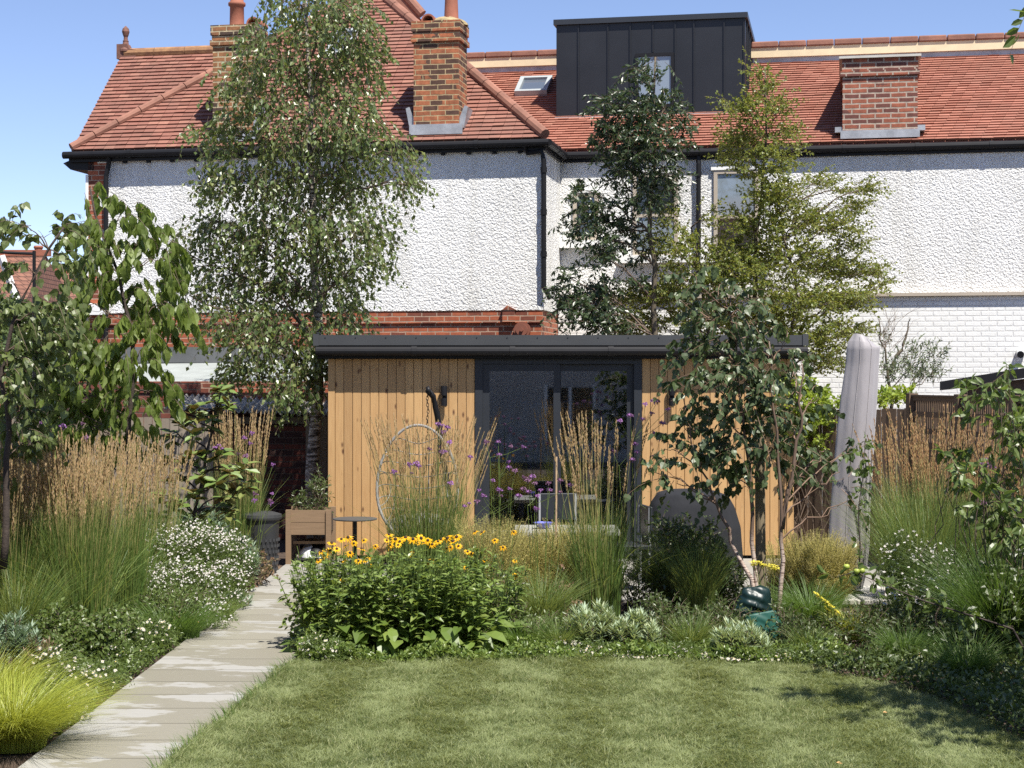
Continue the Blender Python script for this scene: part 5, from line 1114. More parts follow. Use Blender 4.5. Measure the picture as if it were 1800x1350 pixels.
bush("lime_hedge", "lime green hedge showing above the fence on both sides of the parasol cover", "hedge", [(1400,700,40,30),(1440,715,35,25),(1420,760,35,30),(1560,705,45,12),(1590,700,25,10),(1530,700,20,15)], 19.0, "l_hedge", .06, 3200, depth=.3, stems=10)
bush("fence_climber", "tangled green climber spilling over the grey board fence at the left", "climber", [(60,660,70,30),(20,620,40,30),(130,655,50,18),(40,700,50,25),(110,610,35,25),(200,660,40,18,.6),(90,640,50,25),(170,700,50,20,.5)], 19.0, "l_ivy", .07, 5200, depth=.35, droop=.6, stems=30)
bush("distant_hedge", "dark mass of garden shrubs below the distant roofs at the left", "hedge", [(30,600,60,35),(100,600,50,30),(60,560,50,25,.7),(0,560,40,40)], 26, "l_dark", .09, 5000, depth=.8)
bush("apple_shrub", "upright leafy shrub in front of the trellis at the right edge", "shrub", [(1745,645,18,18,.7),(1750,680,32,25),(1770,720,35,25),(1720,700,20,20,.7),(1760,770,40,30),(1790,740,25,40),(1790,810,30,40),(1740,840,30,25,.7),(1700,820,25,14,.8),(1690,795,25,12,.6),(1660,805,14,10,.4),(1770,880,45,35),(1720,890,40,20,.7),(1800,930,40,50)], 12.3, "l_shrub", .10, 850, tmpl=LONG, depth=.35, tl=.2, nl=7, droop=.5, hang=.4, stems=16, mode='out')
# overhanging apple branch and its tree on the right (casts the dappled shade on the lawn)
at_ = [np.array([4.25, 8.8, 0]), np.array([4.15, 8.8, 1.2]), np.array([3.9, 8.9, 2.4]), np.array([3.7, 8.9, 3.6])]
def sphere_tree():
    root = empty("apple_tree", (4.25, 8.8, 0), "apple tree just beyond the right edge whose leaves reach into the top right corner", "tree")
    tm = MB(); tr = trunkmesh(tm, at_, .08, .03, 12, 10, .01); tw = MB(); lf = MB()
    for c, r_, m in [((3.55, 8.8, 3.3), (.62, .9, .5), 130), ((3.7, 8.3, 2.7), (.6, .7, .5), 110), ((3.45, 9.3, 2.9), (.45, .5, .4), 70), ((4.3, 8.7, 3.6), (.8, .8, .5), 110), ((3.0, 8.8, 4.1), (.3, .3, .15), 20), ((3.7, 9.8, 2.6), (.5, .5, .4), 70)]:
        c = np.array(c); Lb = curve(tr[6], c, 7, .05, .04); tm.tubes(Lb, np.linspace(.03, .01, 7)[None], 6, cap=False); S = c+in_ball(m)*np.array(r_)
        twigs_leaves(tw, lf, S, nrm(unit(m)+[0, 0, .3]), .3*rng.uniform(.5, 1.2, m), 9, OVAL, .085, .4, .3)
        for i in range(8): tm.tubes(curve(Lb[rng.integers(3, 7)], S[rng.integers(m)], 5, .05, .05), np.linspace(.01, .004, 5)[None], 4, cap=False)
    tm.build("trunk", M["bark"], root, smooth=True); tw.build("twigs", M["twig"], root); lf.build("foliage", M["l_shrub"], root)
sphere_tree()
# low apple bough with green fruit reaching in from the right
Yb = 11.2; bg_ = empty("fruiting_bough", tuple(P(1800, 1110, Yb)*[1, 1, 0]), "low arching shrub branch with three small green fruits, in front of the white gaura", "shrub")
lf = MB(); tw = MB(); tm = MB(); q = poly(at([(1860, 1250), (1780, 1105), (1700, 1080), (1620, 1055), (1560, 1030), (1500, 1005), (1470, 1015)], Yb), 16); tm.tubes(q, np.linspace(.010, .003, 16)[None], 6); tm.build("branch", M["darkbark"], bg_, smooth=True); tm = MB()
q2 = poly(at([(1860, 1180), (1800, 905), (1765, 890), (1735, 850), (1715, 820)], 11.6), 12); tm.tubes(q2, np.linspace(.012, .003, 12)[None], 6); tm.build("branch", M["darkbark"], bg_, smooth=True); tm = MB(); q3 = poly(at([(1510, 1010), (1512, 960), (1508, 900), (1518, 830), (1520, 780)], 12.0), 10); tm.tubes(q3, np.linspace(.005, .002, 10)[None], 4)
tm.build("branch", M["darkbark"], bg_, smooth=True)
for qq, m, sz in ((q, 46, .07), (q2, 26, .075), (q3, 24, .05)):
    ii = rng.integers(1, len(qq), m); S = qq[ii]+unit(m)*.02; twigs_leaves(tw, lf, S, nrm(unit(m)+[0, 0, .4]), rnd(m, .04, .16), 4, OVAL, sz, .4, .3, rad=.0015)
tw.build("twigs", M["twig"], bg_); lf.build("foliage", M["l_shrub"], bg_)
mfr = plain("green_fruit", (.30, .36, .06), .4, .2, 9)
for a, b in ((1488, 996), (1506, 1004), (1515, 1003)):
    c = P(a, b, Yb); mb = MB(); mb.lathe([(.001, -.02), (.014, -.016), (.021, -.003), (.02, .008), (.012, .016), (.003, .014)], tuple(c), 14); mb.build("fruit", mfr, bg_, smooth=True)

# ------------------------------------------------------------------ grasses
def reed(label, px, base_py, top_py, rx, nb=900, npl=110, plume="g_plume", fh=.72, tilt=0., name="reed_grass", group="feather reed grasses with tan plumes", Y=None, spread=.28, ry=.16, pl=.38, pw=.72):
    Yg = Y or F*CAMZ/(base_py-HY); x = X(px, Yg); H = Z(top_py, Yg); root = empty(name, (x, Yg, 0), label, "ornamental grass", group)
    fo_ = MB(); a = rnd(nb, 0, 2*PI); r_ = rx/F*Yg*rnd(nb)**.5*.7; bx_ = x+r_*np.cos(a); by_ = Yg+np.minimum(r_, ry*1.4)*np.sin(a)
    h = H*fh*rnd(nb, .45, 1.1); blades(fo_, bx_, by_, 0*bx_, h, rnd(nb, .02, .26)*(1+3.0*(rnd(nb) < .12)), rnd(nb, .005, .009), K=5, az=a+rng.normal(size=nb)*.5)
    fo_.build("foliage", M["g_blade"], root)
    st = MB(); plm = MB(); n = int(npl*.95); a = rnd(n, 0, 2*PI); r_ = rx/F*Yg*rnd(n)**.5*.75; b0 = np.stack([x+r_*np.cos(a), Yg+np.minimum(r_, ry)*np.sin(a), 0*a], -1)
    hh = H*(1.03-.32*rnd(n)**1.2); ln = spread*rnd(n)**.9*hh*.62; az = a+rng.normal(size=n)*.6
    top = b0+np.stack([np.cos(az)*ln+tilt*hh, np.sin(az)*ln*.7, hh], -1); K = 7; t = np.linspace(0, 1, K)[None, :, None]
    mid = b0[:, None]*(1-t)+top[:, None]*t; mid[:, :, :2] = b0[:, None, :2]+(top-b0)[:, None, :2]*t**1.6
    st.tubes(mid, np.linspace(.0022, .0012, K)[None], 3, cap=False)
    # plume: spindle of many short spikelets over the top part of the stem
    f0 = 1-pl*rnd(n, .75, 1.1)/H*1.0
    m = 64; u = rng.uniform(0, 1, (n, m)); tt = f0[:, None]+(1-f0[:, None])*u
    c = b0[:, None]*(1-tt[..., None])+top[:, None]*tt[..., None]; c[..., :2] = b0[:, None, :2]+(top-b0)[:, None, :2]*(tt**1.6)[..., None]
    ax = nrm(top-b0)[:, None]; D = nrm(ax*1.0+unit(n*m).reshape(n, m, 3)*.17); wdt = np.sin(np.clip(u, .03, 1)**.7*PI)*.0095*pw+.001
    c = c+unit(n*m).reshape(n, m, 3)*wdt[..., None]
    plm.stamp(NARROW[0], NARROW[1], c.reshape(-1, 3), D.reshape(-1, 3), unit(n*m), rng.uniform(.018, .034, n*m), wide=2.0*pw)
    st.build("stems", M["g_stem"], root); tag(plm.build("plumes", M[plume], root), kind="stuff"); return root
gl = "feather reed grasses with tan plumes"
reed("tan plumed reed grass clump at the far left edge", 15, 1080, 800, 60, Y=13.0)
reed("tall tan plumed reed grass, second clump from the left edge", 80, 1125, 775, 65, 1400, 130)
reed("tall dense tan plumed reed grass in the middle of the left bed", 140, 1130, 765, 70, 1500, 140)
reed("tan plumed reed grass in the left bed beside the euphorbia", 205, 1110, 775, 65, 1400, 120)
reed("tan plumed reed grass at the right end of the left drift, under the cherry", 262, 1050, 770, 55, 800, 90, Y=15.0)
reed("small tan plumed reed grass peeping behind the left drift", 40, 1040, 790, 60, 600, 90, Y=15.3)
reed("narrow tan reed grass clump between magnolia and black bin", 418, 975, 722, 45, 700, 110, Y=17.6, spread=.2)
reed("wispy straw coloured reed grass in front of the egg chair", 752, 1040, 738, 80, 1500, 230, "g_plume", Y=16.0, spread=.42, pl=.30, fh=.68, pw=.45)
reed("upright tan plumed reed grass in front of the glass doors", 1052, 1085, 735, 55, 1000, 62, spread=.34, fh=.60, pl=.34)
reed("russet plumed reed grass left of the trellis fence", 1600, 1060, 745, 60, 1000, 90, "g_plume2", Y=15.2, spread=.45)
reed("large russet plumed reed grass in front of the trellis fence", 1670, 1090, 725, 70, 1300, 150, "g_plume2", Y=14.4, spread=.35)
reed("russet plumed reed grass behind the apple shrub at the right", 1745, 1090, 760, 60, 900, 90, "g_plume2", Y=14.0)
def tuft(name, label, px, py, w_px, h, n, mat, lean=(.3, 1.3), wd=(.003, .006), cat="ornamental grass", Y=None, K=6, group=None, az=None, ryf=.6):
    Yg = Y or F*CAMZ/(py-HY); x = X(px, Yg); root = MB(); a = rnd(n, 0, 2*PI) if az is None else rnd(n, *az); r_ = w_px/F*Yg*rnd(n)**.5*.45
    blades(root, x+r_*np.cos(a), Yg+r_*ryf*np.sin(a), 0*a, h*rnd(n, .5, 1.15), rnd(n, *lean), rnd(n, *wd), K=K, az=a+rng.normal(size=n)*.4)
    return tag(root.build(name, M[mat], origin=(x, Yg, 0)), label, cat, group)
tuft("golden_sedge", "bright yellow-green arching sedge in the bottom left corner", 22, 1318, 125, .50, 4200, "g_lime", (.5, 1.5), (.003, .006))
tuft("green_sedge", "low green grass spilling beside the white gaura", 300, 1120, 110, .36, 1500, "g_low", (.4, 1.4), Y=13.2)
tuft("small_golden_grass", "small golden grass tuft at the lawn edge below the parasol", 1500, 1135, 50, .28, 700, "g_lime", (.2, .9), Y=13.1)
tuft("dark_fountain_grass", "dark fountain grass mound right of the watering bag", 1425, 1110, 70, .48, 1500, "g_low", (.4, 1.4), Y=13.8)
tuft("green_fountain_grass", "green grass mound behind the covered furniture and spurge", 1230, 1090, 60, .7, 1100, "g_blade", (.1, .6), Y=14.4)
tuft("dark_clump_grass", "dark upright grass right of the centre reed grass", 1180, 1080, 60, .75, 1200, "g_blade", (.1, .8), Y=14.8)
tuft("mid_green_grass", "loose green grass between yellow coneflowers and centre reed grass", 950, 1110, 80, .55, 1300, "g_blade", (.2, .9), Y=13.7)
tuft("front_low_grass", "low green grass at the lawn edge right of the coneflowers", 915, 1150, 90, .26, 1600, "g_low", (.3, 1.2), Y=12.6)
tuft("right_bed_grass", "green upright grass behind the white gaura at the right", 1630, 1110, 120, 1.25, 2600, "g_blade", (.1, .6), Y=13.9)
tuft("right_corner_grass", "shaded green grass under the apple shrub at the right edge", 1770, 1180, 110, 1.0, 2400, "g_low", (.2, .9), Y=12.0)
tuft("far_left_grass", "green grass beneath the tan plumes at the left edge", 30, 1130, 110, .75, 1400, "g_blade", (.2, .8), Y=12.6)
def haze(label, px, top_py, Y, rx, n=900):
    x = X(px, Y); H = Z(top_py, Y); root = empty("hair_grass", (x, Y, 0), label, "ornamental grass", "golden hair grasses")
    st = MB(); a = rnd(n, 0, 2*PI); az = a+rng.normal(size=n)*.4; ln = rx/F*Y*rnd(n)**.6; hh = H*rnd(n, .5, 1.12)
    b0 = np.stack([x+.07*np.cos(a), Y+.07*np.sin(a), 0*a], -1); top = b0+np.stack([np.cos(az)*ln, np.sin(az)*ln*.7, hh], -1); K = 6; t = np.linspace(0, 1, K)[None, :, None]
    Pp = b0[:, None]*(1-t)+top[:, None]*t; Pp[..., :2] = b0[:, None, :2]+(top-b0)[:, None, :2]*t**1.7; st.tubes(Pp, .0013, 3, cap=False); st.build("stems", M["g_stem"], root)
    m = 60; u = rng.uniform(.45, 1.0, (n, m)); c = b0[:, None]*(1-u[..., None])+top[:, None]*u[..., None]; c[..., :2] = b0[:, None, :2]+(top-b0)[:, None, :2]*(u**1.7)[..., None]
    c = c+unit(n*m).reshape(n, m, 3)*(.055*(1.15-u)*2)[..., None]*rng.uniform(.2, 1, (n, m, 1)); h_ = MB()
    h_.stamp(NARROW[0], NARROW[1], c.reshape(-1, 3), unit(n*m)+[0, 0, .4], unit(n*m), rng.uniform(.010, .022, n*m), wide=.8); tag(h_.build("seed_heads", M["g_haze"], root), kind="stuff")
haze("golden cloud of fine hair grass below the concrete table, left part", 905, 945, 14.6, 65)
haze("golden cloud of fine hair grass below the concrete table, beside the centre reed grass", 960, 950, 14.8, 60)
haze("golden cloud of fine hair grass between birch stems and covered parasol", 1425, 945, 14.8, 55, 520)
haze("small golden hair grass beside the wooden stake", 1375, 960, 15.0, 40, 260)
haze("green-gold hair grass left of the egg chair grass", 830, 960, 14.8, 40, 200)

haze("golden cloud of fine hair grass rising just behind the coneflowers", 865, 925, 14.3, 60)
haze("golden hair grass veil in front of the concrete table, rightmost", 1005, 930, 15.2, 55)
haze("golden hair grass veil at the left foot of the covered parasol", 1460, 960, 14.6, 45)
tuft("lawn_edge_grass", "thin green grass tuft among the daisies left of the centre spurge", 985, 1150, 40, .30, 500, "g_blade", (.2, 1.0), Y=12.5)
tuft("lawn_edge_grass", "thin green grass tuft between the centre spurge and the watering bag", 1215, 1150, 50, .34, 600, "g_blade", (.2, 1.0), Y=12.6)
tuft("lawn_edge_grass", "thin green grass tuft right of the watering bag at the lawn edge", 1420, 1150, 40, .26, 400, "g_blade", (.2, 1.0), Y=12.5)
tuft("lawn_edge_grass", "green grass tuft below the fruiting branch at the lawn edge", 1590, 1160, 60, .34, 700, "g_low", (.2, 1.0), Y=12.0)
tuft("lawn_edge_grass", "dark green grass tuft at the curve of the lawn, below the apple shrub", 1700, 1210, 70, .40, 800, "g_low", (.2, 1.0), Y=11.2)
tuft("verge_grass", "light green grass fringe between gaura and path in the left bed", 380, 1100, 60, .25, 700, "g_blade", (.3, 1.2), Y=14.2)

tuft("golden_sedge", "second golden sedge tuft behind the one in the bottom left corner, at the frame edge", -20, 1250, 90, .45, 1600, "g_lime", (.4, 1.3), (.003, .006))
# ------------------------------------------------------------------ perennials
def petal_flower(name, n, r, mats, cup=-.1, wid=.32, coner=.28, coneh=.3):
    """one daisy-like flower mesh at the origin facing up, petals slot 0, centre slot 1"""
    mb = MB()
    for i in range(n):
        a = i*2*PI/n+rng.normal()*.08; d = np.array([math.cos(a), math.sin(a), 0]); s = np.array([-d[1], d[0], 0]); L = r*rng.uniform(.85, 1.1); dz = cup*r*rng.uniform(.5, 1.6)
        mb.add([d*coner*r*.8, d*L*.45+s*wid*r*.5+[0, 0, .03*r], d*L+[0, 0, dz], d*L*.45-s*wid*r*.5+[0, 0, .03*r]], [(0, 1, 2, 3)], 0)
    mb.lathe([(coner*r, -.03*r), (coner*r, coneh*r*.5), (coner*r*.6, coneh*r), (.001, coneh*r*1.1)], seg=10, mi=1)
    me_o = mb.build(name, mats); me = me_o.data; bpy.data.objects.remove(me_o); return me
def place_mesh(name, me, parent, pos, nrmv, scale=1.):
    o = bpy.data.objects.new(name, me); sc.collection.objects.link(o); o.parent = parent; og = ORG[parent.name]
    q = Vector(nrmv).to_track_quat('Z', 'Y'); o.rotation_euler = q.to_euler(); o.location = Vector(pos)-Vector(og); o.scale = (scale,)*3; return o
rud_me = [petal_flower("coneflower", n, .042, [M["yflower"], M["cone"]], c_) for n, c_ in ((13, -.25), (12, -.5), (14, -.1))]
# golden coneflower drift, three plants
def rudbeckia(label, px, Y, rxm, top_py, nst, fl_px, shape=1.0):
    x = X(px, Y); H = Z(top_py, Y); root = empty("yellow_coneflower", (x, Y, 0), label, "flowering plant", "yellow coneflowers")
    st = MB(); lf = MB(); n = nst; a = rnd(n, 0, 2*PI); r_ = rnd(n)**.6; b0 = np.stack([x+rxm*.75*r_*np.cos(a), Y+.45*r_*np.sin(a), 0*a], -1)
    hh = H*rnd(n, .8, 1.03)*(1-.15*r_**3); top = b0+np.stack([np.cos(a)*.22*r_, np.sin(a)*.2*r_, hh], -1)
    K = 6; t = np.linspace(0, 1, K)[None, :, None]; Pp = b0[:, None]*(1-t)+top[:, None]*t+rng.normal(size=(n, K, 3))*.006; st.tubes(Pp, .0022, 4, cap=False)
    m = 26; u = np.sort(rng.uniform(.12, .97, (n, m)), 1); c = b0[:, None]*(1-u[..., None])+top[:, None]*u[..., None]; aa = rnd(n*m, 0, 2*PI); el = rnd(n*m, -.2, .9)
    D = np.stack([np.cos(aa)*np.cos(el), np.sin(aa)*np.cos(el), np.sin(el)], -1); lf.stamp(LONG[0], LONG[1], c.reshape(-1, 3), D, np.tile([0, -.2, 1.], (n*m, 1))+unit(n*m)*.3, (.135-.075*u.reshape(-1))*rnd(n*m, .7, 1.2), wide=.95)
    # branching flower stems with buds
    e = top+unit(n)*.03; e[:, 2] += .03; st.tubes(np.stack([Pp[:, 3], e], 1), .002, 3, cap=False)
    # big basal leaves at the front
    m = 70; aa = rnd(m, PI*1.0, PI*2.0); rr = rnd(m, .5, 1.05); c = np.stack([x+rxm*rr*np.cos(aa), Y+.5*rr*np.sin(aa), rnd(m, .04, .24)], -1); D = np.stack([np.cos(aa)+rng.normal(size=m)*.4, np.sin(aa), rnd(m, -.5, .5)], -1)
    lf.stamp(LONG[0], LONG[1], c, D, np.tile([0, -.3, 1.], (m, 1))+unit(m)*.25, rnd(m, .15, .25), wide=1.15)
    st.build("stems", M["stem"], root); lf.build("foliage", M["l_rud"], root)
    for i, (fx, fy, fs) in enumerate(fl_px):
        p_ = P(fx, fy, Y+rng.uniform(-.3, .25)); stm = MB()
        place_mesh("flower", rud_me[i % 3], root, p_, (rng.normal()*.4-.1, -.6+rng.normal()*.35, 1), fs*rng.uniform(.8, 1.1))
    S = MB(); q = np.array([P(a_, b_, Y) for a_, b_, _ in fl_px]); q0 = q*[1, 1, 0]+[0, 0, .1]; q0[:, 0] = x+(q[:, 0]-x)*.8
    S.tubes(np.stack([q0, (q0+q)/2+[0, 0, .08], q-[0, 0, .005]], 1), .0025, 3, cap=False); S.build("flower_stalks", M["stem"], root)
    return root
rudbeckia("left clump of yellow coneflowers, beside the path under the round table", 600, 12.75, .36, 968, 90, [(565,970,1),(560,985,.8),(583,955,1),(600,948,1.1),(612,945,1),(592,965,1),(608,960,.9),(615,972,1),(635,965,1),(640,950,.7),(660,960,.8),(580,968,1),(572,976,1),(605,985,.7),(645,984,1),(630,986,.8),(650,993,.6),(602,1020,.6),(622,955,.8)])
rudbeckia("middle clump of yellow coneflowers, with the largest single bloom in front", 715, 12.7, .42, 958, 115, [(684,940,1),(695,948,1.1),(703,952,1),(713,945,1),(726,948,1.1),(740,946,1),(745,955,.8),(686,958,.9),(680,950,.8),(752,950,1),(760,957,1),(757,988,1.2),(721,974,1),(685,964,.7),(700,958,.8),(735,955,.6),(640,1030,.5)])
rudbeckia("right clump of yellow coneflowers, thinning into the golden grass", 815, 12.8, .36, 965, 90, [(776,948,1),(787,946,1.1),(797,952,1.1),(803,944,1.1),(786,965,1.1),(806,960,.9),(770,952,.9),(792,962,.9),(822,970,.8),(828,973,.7),(835,935,.8),(848,936,.8),(870,950,.8),(884,962,.9),(905,1012,.9),(905,986,.7),(903,935,.8),(818,998,.5),(852,985,.5)])
# spurges: rosettes of narrow blue-green leaves
def spurge(label, px, py, rx, ry, n, Y=None, mat="l_euph", name="spurge", size=.07, per=60, group="blue-green spurge mounds", zt=None):
    Yg = Y or F*CAMZ/(py+ry-HY); c = P(px, py, Yg); x = c[0]; R_ = rx/F*Yg; Hh = Z(py-ry, Yg); root = empty(name, (x, Yg, 0), label, "shrub", group)
    st = MB(); lf = MB(); a = rnd(n, 0, 2*PI); r_ = rnd(n)**.5; T = np.stack([x+R_*r_*np.cos(a), Yg+R_*.7*r_*np.sin(a), Hh*(1-.45*r_**2)*rnd(n, .75, 1.02)], -1)
    b0 = np.stack([x+(T[:, 0]-x)*.4, Yg+(T[:, 1]-Yg)*.4, 0*a], -1); st.tubes(np.stack([b0, (b0+T)/2+unit(n)*.02, T], 1), .004, 4, cap=False)
    k_ = per; u = rng.uniform(0, 1, (n, k_)); ax = nrm(T-b0+[0, 0, .1]); pos = T[:, None]-ax[:, None]*(u*.13)[..., None]; aa = rng.uniform(0, 2*PI, (n, k_)); el = .9-1.3*u
    D = np.stack([np.cos(aa)*np.cos(el), np.sin(aa)*np.cos(el), np.sin(el)], -1)+ax[:, None]*.15; lf.stamp(NARROW[0], NARROW[1], pos.reshape(-1, 3), D.reshape(-1, 3), np.tile([0, 0, 1.], (n*k_, 1))+unit(n*k_)*.2, size*rng.uniform(.8, 1.25, n*k_), wide=.85)
    st.build("stems", M["ctwig"], root); lf.build("foliage", M[mat], root); return root
spurge("blue-green spurge mound at the lawn edge below the centre reed grass", 1040, 1104, 52, 42, 50)
spurge("smaller blue-green spurge right of the centre mound", 1115, 1114, 42, 38, 38)
spurge("single upright spurge stem cluster above the right end of the centre spurges", 1150, 1105, 22, 26, 10)
spurge("blue-green spurge mound in front of the green watering bag", 1300, 1128, 54, 34, 48)
spurge("silvery spurge at the far end of the left bed, behind the white gaura", 350, 915, 60, 45, 60, Y=16.6, mat="l_euphd")
spurge("silvery spurge at the path edge beside the black bin", 425, 1000, 30, 60, 26, Y=16.0, mat="l_euphd")
spurge("small dark spurge overhanging the path below the gaura", 415, 1070, 28, 24, 16, Y=15.0, mat="l_euphd")
spurge("silvery spurge under the left reed grass at the left edge", 20, 1110, 50, 35, 26, Y=11.6, mat="l_euphd")
spurge("reddish brown stemmed spurge above the golden sedge", 60, 1140, 45, 28, 40, Y=11.6, mat="l_red", size=.04, per=26)
# fleabane and gaura: fine stems with many small white flowers
def floaty(name, label, cat, blobs, Y, n, nf, fr, leaf="l_dark", lsize=.03, petals=8, fmat="wflower", centre=True, group=None, tmpl=NARROW, upf=.5, lwide=1.5, topbias=True):
    cx = P(np.mean([b[0] for b in blobs]), HY, Y); root = empty(name, (cx[0], Y, 0), label, cat, group)
    tw = MB(); lf = MB(); fl = MB(); area = np.array([b[2]*b[3] for b in blobs], float); area /= area.sum()
    for b, a in zip(blobs, area):
        Yb_ = b[4] if len(b) > 4 else Y; c = P(b[0], b[1], Yb_); R_ = np.array([b[2]/F*Yb_, max(.16, b[2]/F*Yb_*.8), b[3]/F*Yb_]); m = max(4, int(n*a/8)); S = c+in_ball(m)*R_; S[:, 2] = np.maximum(S[:, 2], .02)
        twigs_leaves(tw, lf, S, nrm(unit(m)*.8+[0, 0, .6]), rnd(m, .06, .16), 8, tmpl, lsize, .3, .0, rad=.001, wide=lwide)
        k_ = max(3, int(nf*a)); v = in_ball(k_); v = v*[1, 1, 1]; 
        q = nrm(v)*rng.uniform(.75, 1.1, (k_, 1)); 
        if topbias: q[:, 2] = np.where(q[:, 2] < -.4, -q[:, 2], q[:, 2]); q[:, 1] = -np.abs(q[:, 1])
        q = c+q*R_; q[:, 2] = np.maximum(q[:, 2], .05); b0 = q*[1, 1, .55]+np.array([0, .05, 0]); tw.tubes(np.stack([b0, (b0+q)/2+unit(k_)*.02, q], 1), .001, 3, cap=False)
        nn = nrm(unit(k_)*.6+[0, -.45, .8]); A_ = nrm(np.cross(nn, unit(k_))); B_ = np.cross(nn, A_)
        for i in range(petals):
            an = i*2*PI/petals; d = A_*math.cos(an)+B_*math.sin(an); fl.stamp(RHOMB[0], RHOMB[1], q, d+nn*.15, nn, fr*rnd(k_, .75, 1.2), wide=1.0 if petals < 6 else .7)
        if centre: fl.stamp(RHOMB[0]*[1, 1, 0]-[0, .5, -.2], RHOMB[1], q, A_, nn, fr*.7, mi=1)
    tw.build("stems", M["stem"], root); lf.build("foliage", M[leaf], root); tag(fl.build("flowers", [M[fmat], M["straw"]], root), kind="stuff"); return root
gg = "mats of small white fleabane daisies"
floaty("fleabane", "white fleabane daisies beside the golden sedge in the bottom left", "flowering plant", [(95,1175,40,45,11.3),(135,1205,48,42,10.7),(180,1200,30,36,11.0),(120,1250,40,30,10.0)], 11.2, 5200, 130, .014, "l_shrub", group=gg)
floaty("fleabane", "fleabane mat along the path edge in the middle of the left bed", "flowering plant", [(230,1135,38,40,12.3),(275,1120,35,38,12.6),(205,1165,30,30,11.9)], 12.3, 5000, 90, .013, "l_shrub", group=gg)
floaty("fleabane", "fleabane daisies spilling on the path below the gaura", "flowering plant", [(325,1095,40,34,13.6),(375,1080,40,28,14.3)], 14, 3400, 40, .012, "l_shrub", group=gg)
floaty("fleabane", "fleabane tuft at the bottom left corner of the coneflowers", "flowering plant", [(555,1140,32,26,12.2),(590,1150,30,20,12.1)], 12.2, 3000, 42, .012, "l_shrub", group=gg)
floaty("fleabane", "fleabane daisies around the centre spurge mounds at the lawn edge", "flowering plant", [(990,1140,35,20,12.5),(1050,1150,45,16,12.3),(1120,1158,45,14,12.2)], 12.4, 4200, 170, .012, "l_shrub", group=gg)
floaty("fleabane", "fleabane daisies between centre and right spurge at the lawn edge", "flowering plant", [(1190,1155,40,18,12.25),(1240,1160,35,16,12.2)], 12.2, 3400, 100, .012, "l_shrub", group=gg)
floaty("fleabane", "fleabane mat below the watering bag along the lawn edge", "flowering plant", [(1290,1165,35,14,12.1),(1360,1160,45,16,12.1),(1420,1158,40,16,12.2)], 12.15, 4200, 170, .012, "l_shrub", group=gg)
floaty("fleabane", "fleabane daisies under the arching fruiting branch at the right", "flowering plant", [(1570,1150,40,22,12.3),(1620,1165,40,20,12.0),(1540,1165,30,14,12.1)], 12.2, 3800, 110, .012, "l_shrub", group=gg)
floaty("fleabane", "shaded fleabane daisies at the bottom right corner of the bed", "flowering plant", [(1760,1245,50,25,10.6),(1720,1220,40,22,11.0)], 10.8, 3000, 40, .012, "l_shrub", group=gg)
g3 = "drifts of white gaura"
floaty("white_gaura", "dense white gaura drift beside the path in the left bed, upper part", "flowering plant", [(345,975,70,58,15.2),(290,985,55,62,15),(400,990,45,62,15.6)], 15.3, 11000, 1100, .0115, "l_shrub", petals=4, centre=False, group=g3)
floaty("white_gaura", "white gaura drift spilling towards the path, lower part of the left bed", "flowering plant", [(330,1045,75,62,14.3),(395,1040,45,55,14.8),(350,1085,60,35,13.7),(265,1050,50,55,14.1)], 14.4, 12000, 1050, .0115, "l_shrub", petals=4, centre=False, group=g3)
floaty("white_gaura", "airy white gaura in the right bed below the russet grasses", "flowering plant", [(1590,990,50,55,13.6),(1640,1010,50,55,13.4),(1580,1070,45,40,13.2),(1660,1050,50,45,13.1)], 13.4, 9000, 260, .013, "l_dark", petals=4, centre=False, group=g3)
floaty("white_gaura", "few white gaura flowers against the dark shrubs at the right edge", "flowering plant", [(1780,990,35,35,12.9),(1730,1010,40,30,13)], 13, 3200, 60, .013, "l_dark", petals=4, centre=False, group=g3)
# leafy fill shrubs
bush("low_green_shrub", "low bright green leafy shrub in the front of the left bed", "shrub", [(150,1140,50,42),(100,1115,45,42),(195,1120,42,42)], 12.2, "l_shrub", .035, 9000, depth=.35, tl=.12)
bush("catmint", "green leafy perennial beneath the tan grasses of the left bed", "plant", [(290,1080,60,35),(240,1100,50,30),(330,1070,45,30)], 13.6, "l_shrub", .04, 4500, tmpl=NARROW, depth=.35, tl=.14, wide=2)
bush("dark_perennial", "tall dark green leafy perennial in front of the covered furniture", "plant", [(1180,960,35,45),(1230,990,45,60),(1170,1040,40,40),(1270,1040,35,50),(1220,1070,45,30)], 14.9, "l_dark", .055, 6500, tmpl=NARROW, depth=.3, tl=.2, wide=2.2, stems=60)
bush("leafy_filler", "mixed green leafy perennials between coneflowers and spurge", "plant", [(900,1110,40,40),(940,1130,45,30),(880,1050,30,50,.6),(985,1110,35,25)], 13.0, "l_shrub", .04, 4200, tmpl=NARROW, depth=.3, tl=.16, wide=1.8, stems=30)
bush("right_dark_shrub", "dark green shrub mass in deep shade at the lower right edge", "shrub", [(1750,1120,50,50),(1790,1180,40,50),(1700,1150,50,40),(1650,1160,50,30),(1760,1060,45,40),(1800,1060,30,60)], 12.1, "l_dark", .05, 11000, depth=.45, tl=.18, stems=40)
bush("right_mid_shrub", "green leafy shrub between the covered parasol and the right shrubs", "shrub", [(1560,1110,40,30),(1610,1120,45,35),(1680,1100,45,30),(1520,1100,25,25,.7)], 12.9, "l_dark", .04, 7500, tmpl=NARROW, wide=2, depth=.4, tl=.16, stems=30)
bush("brown_shrub", "dry twiggy shrub with dull leaves at the left end of the bed near the bin", "shrub", [(455,1000,25,22),(440,985,20,20)], 16.6, "l_red", .035, 900, depth=.2, tl=.12)
bush("dead_stem_plant", "dry reddish brown plant at the foot of the centre reed grass", "plant", [(985,1060,22,50),(1000,1100,25,25)], 14.0, "l_red", .035, 700, depth=.15, tl=.14)
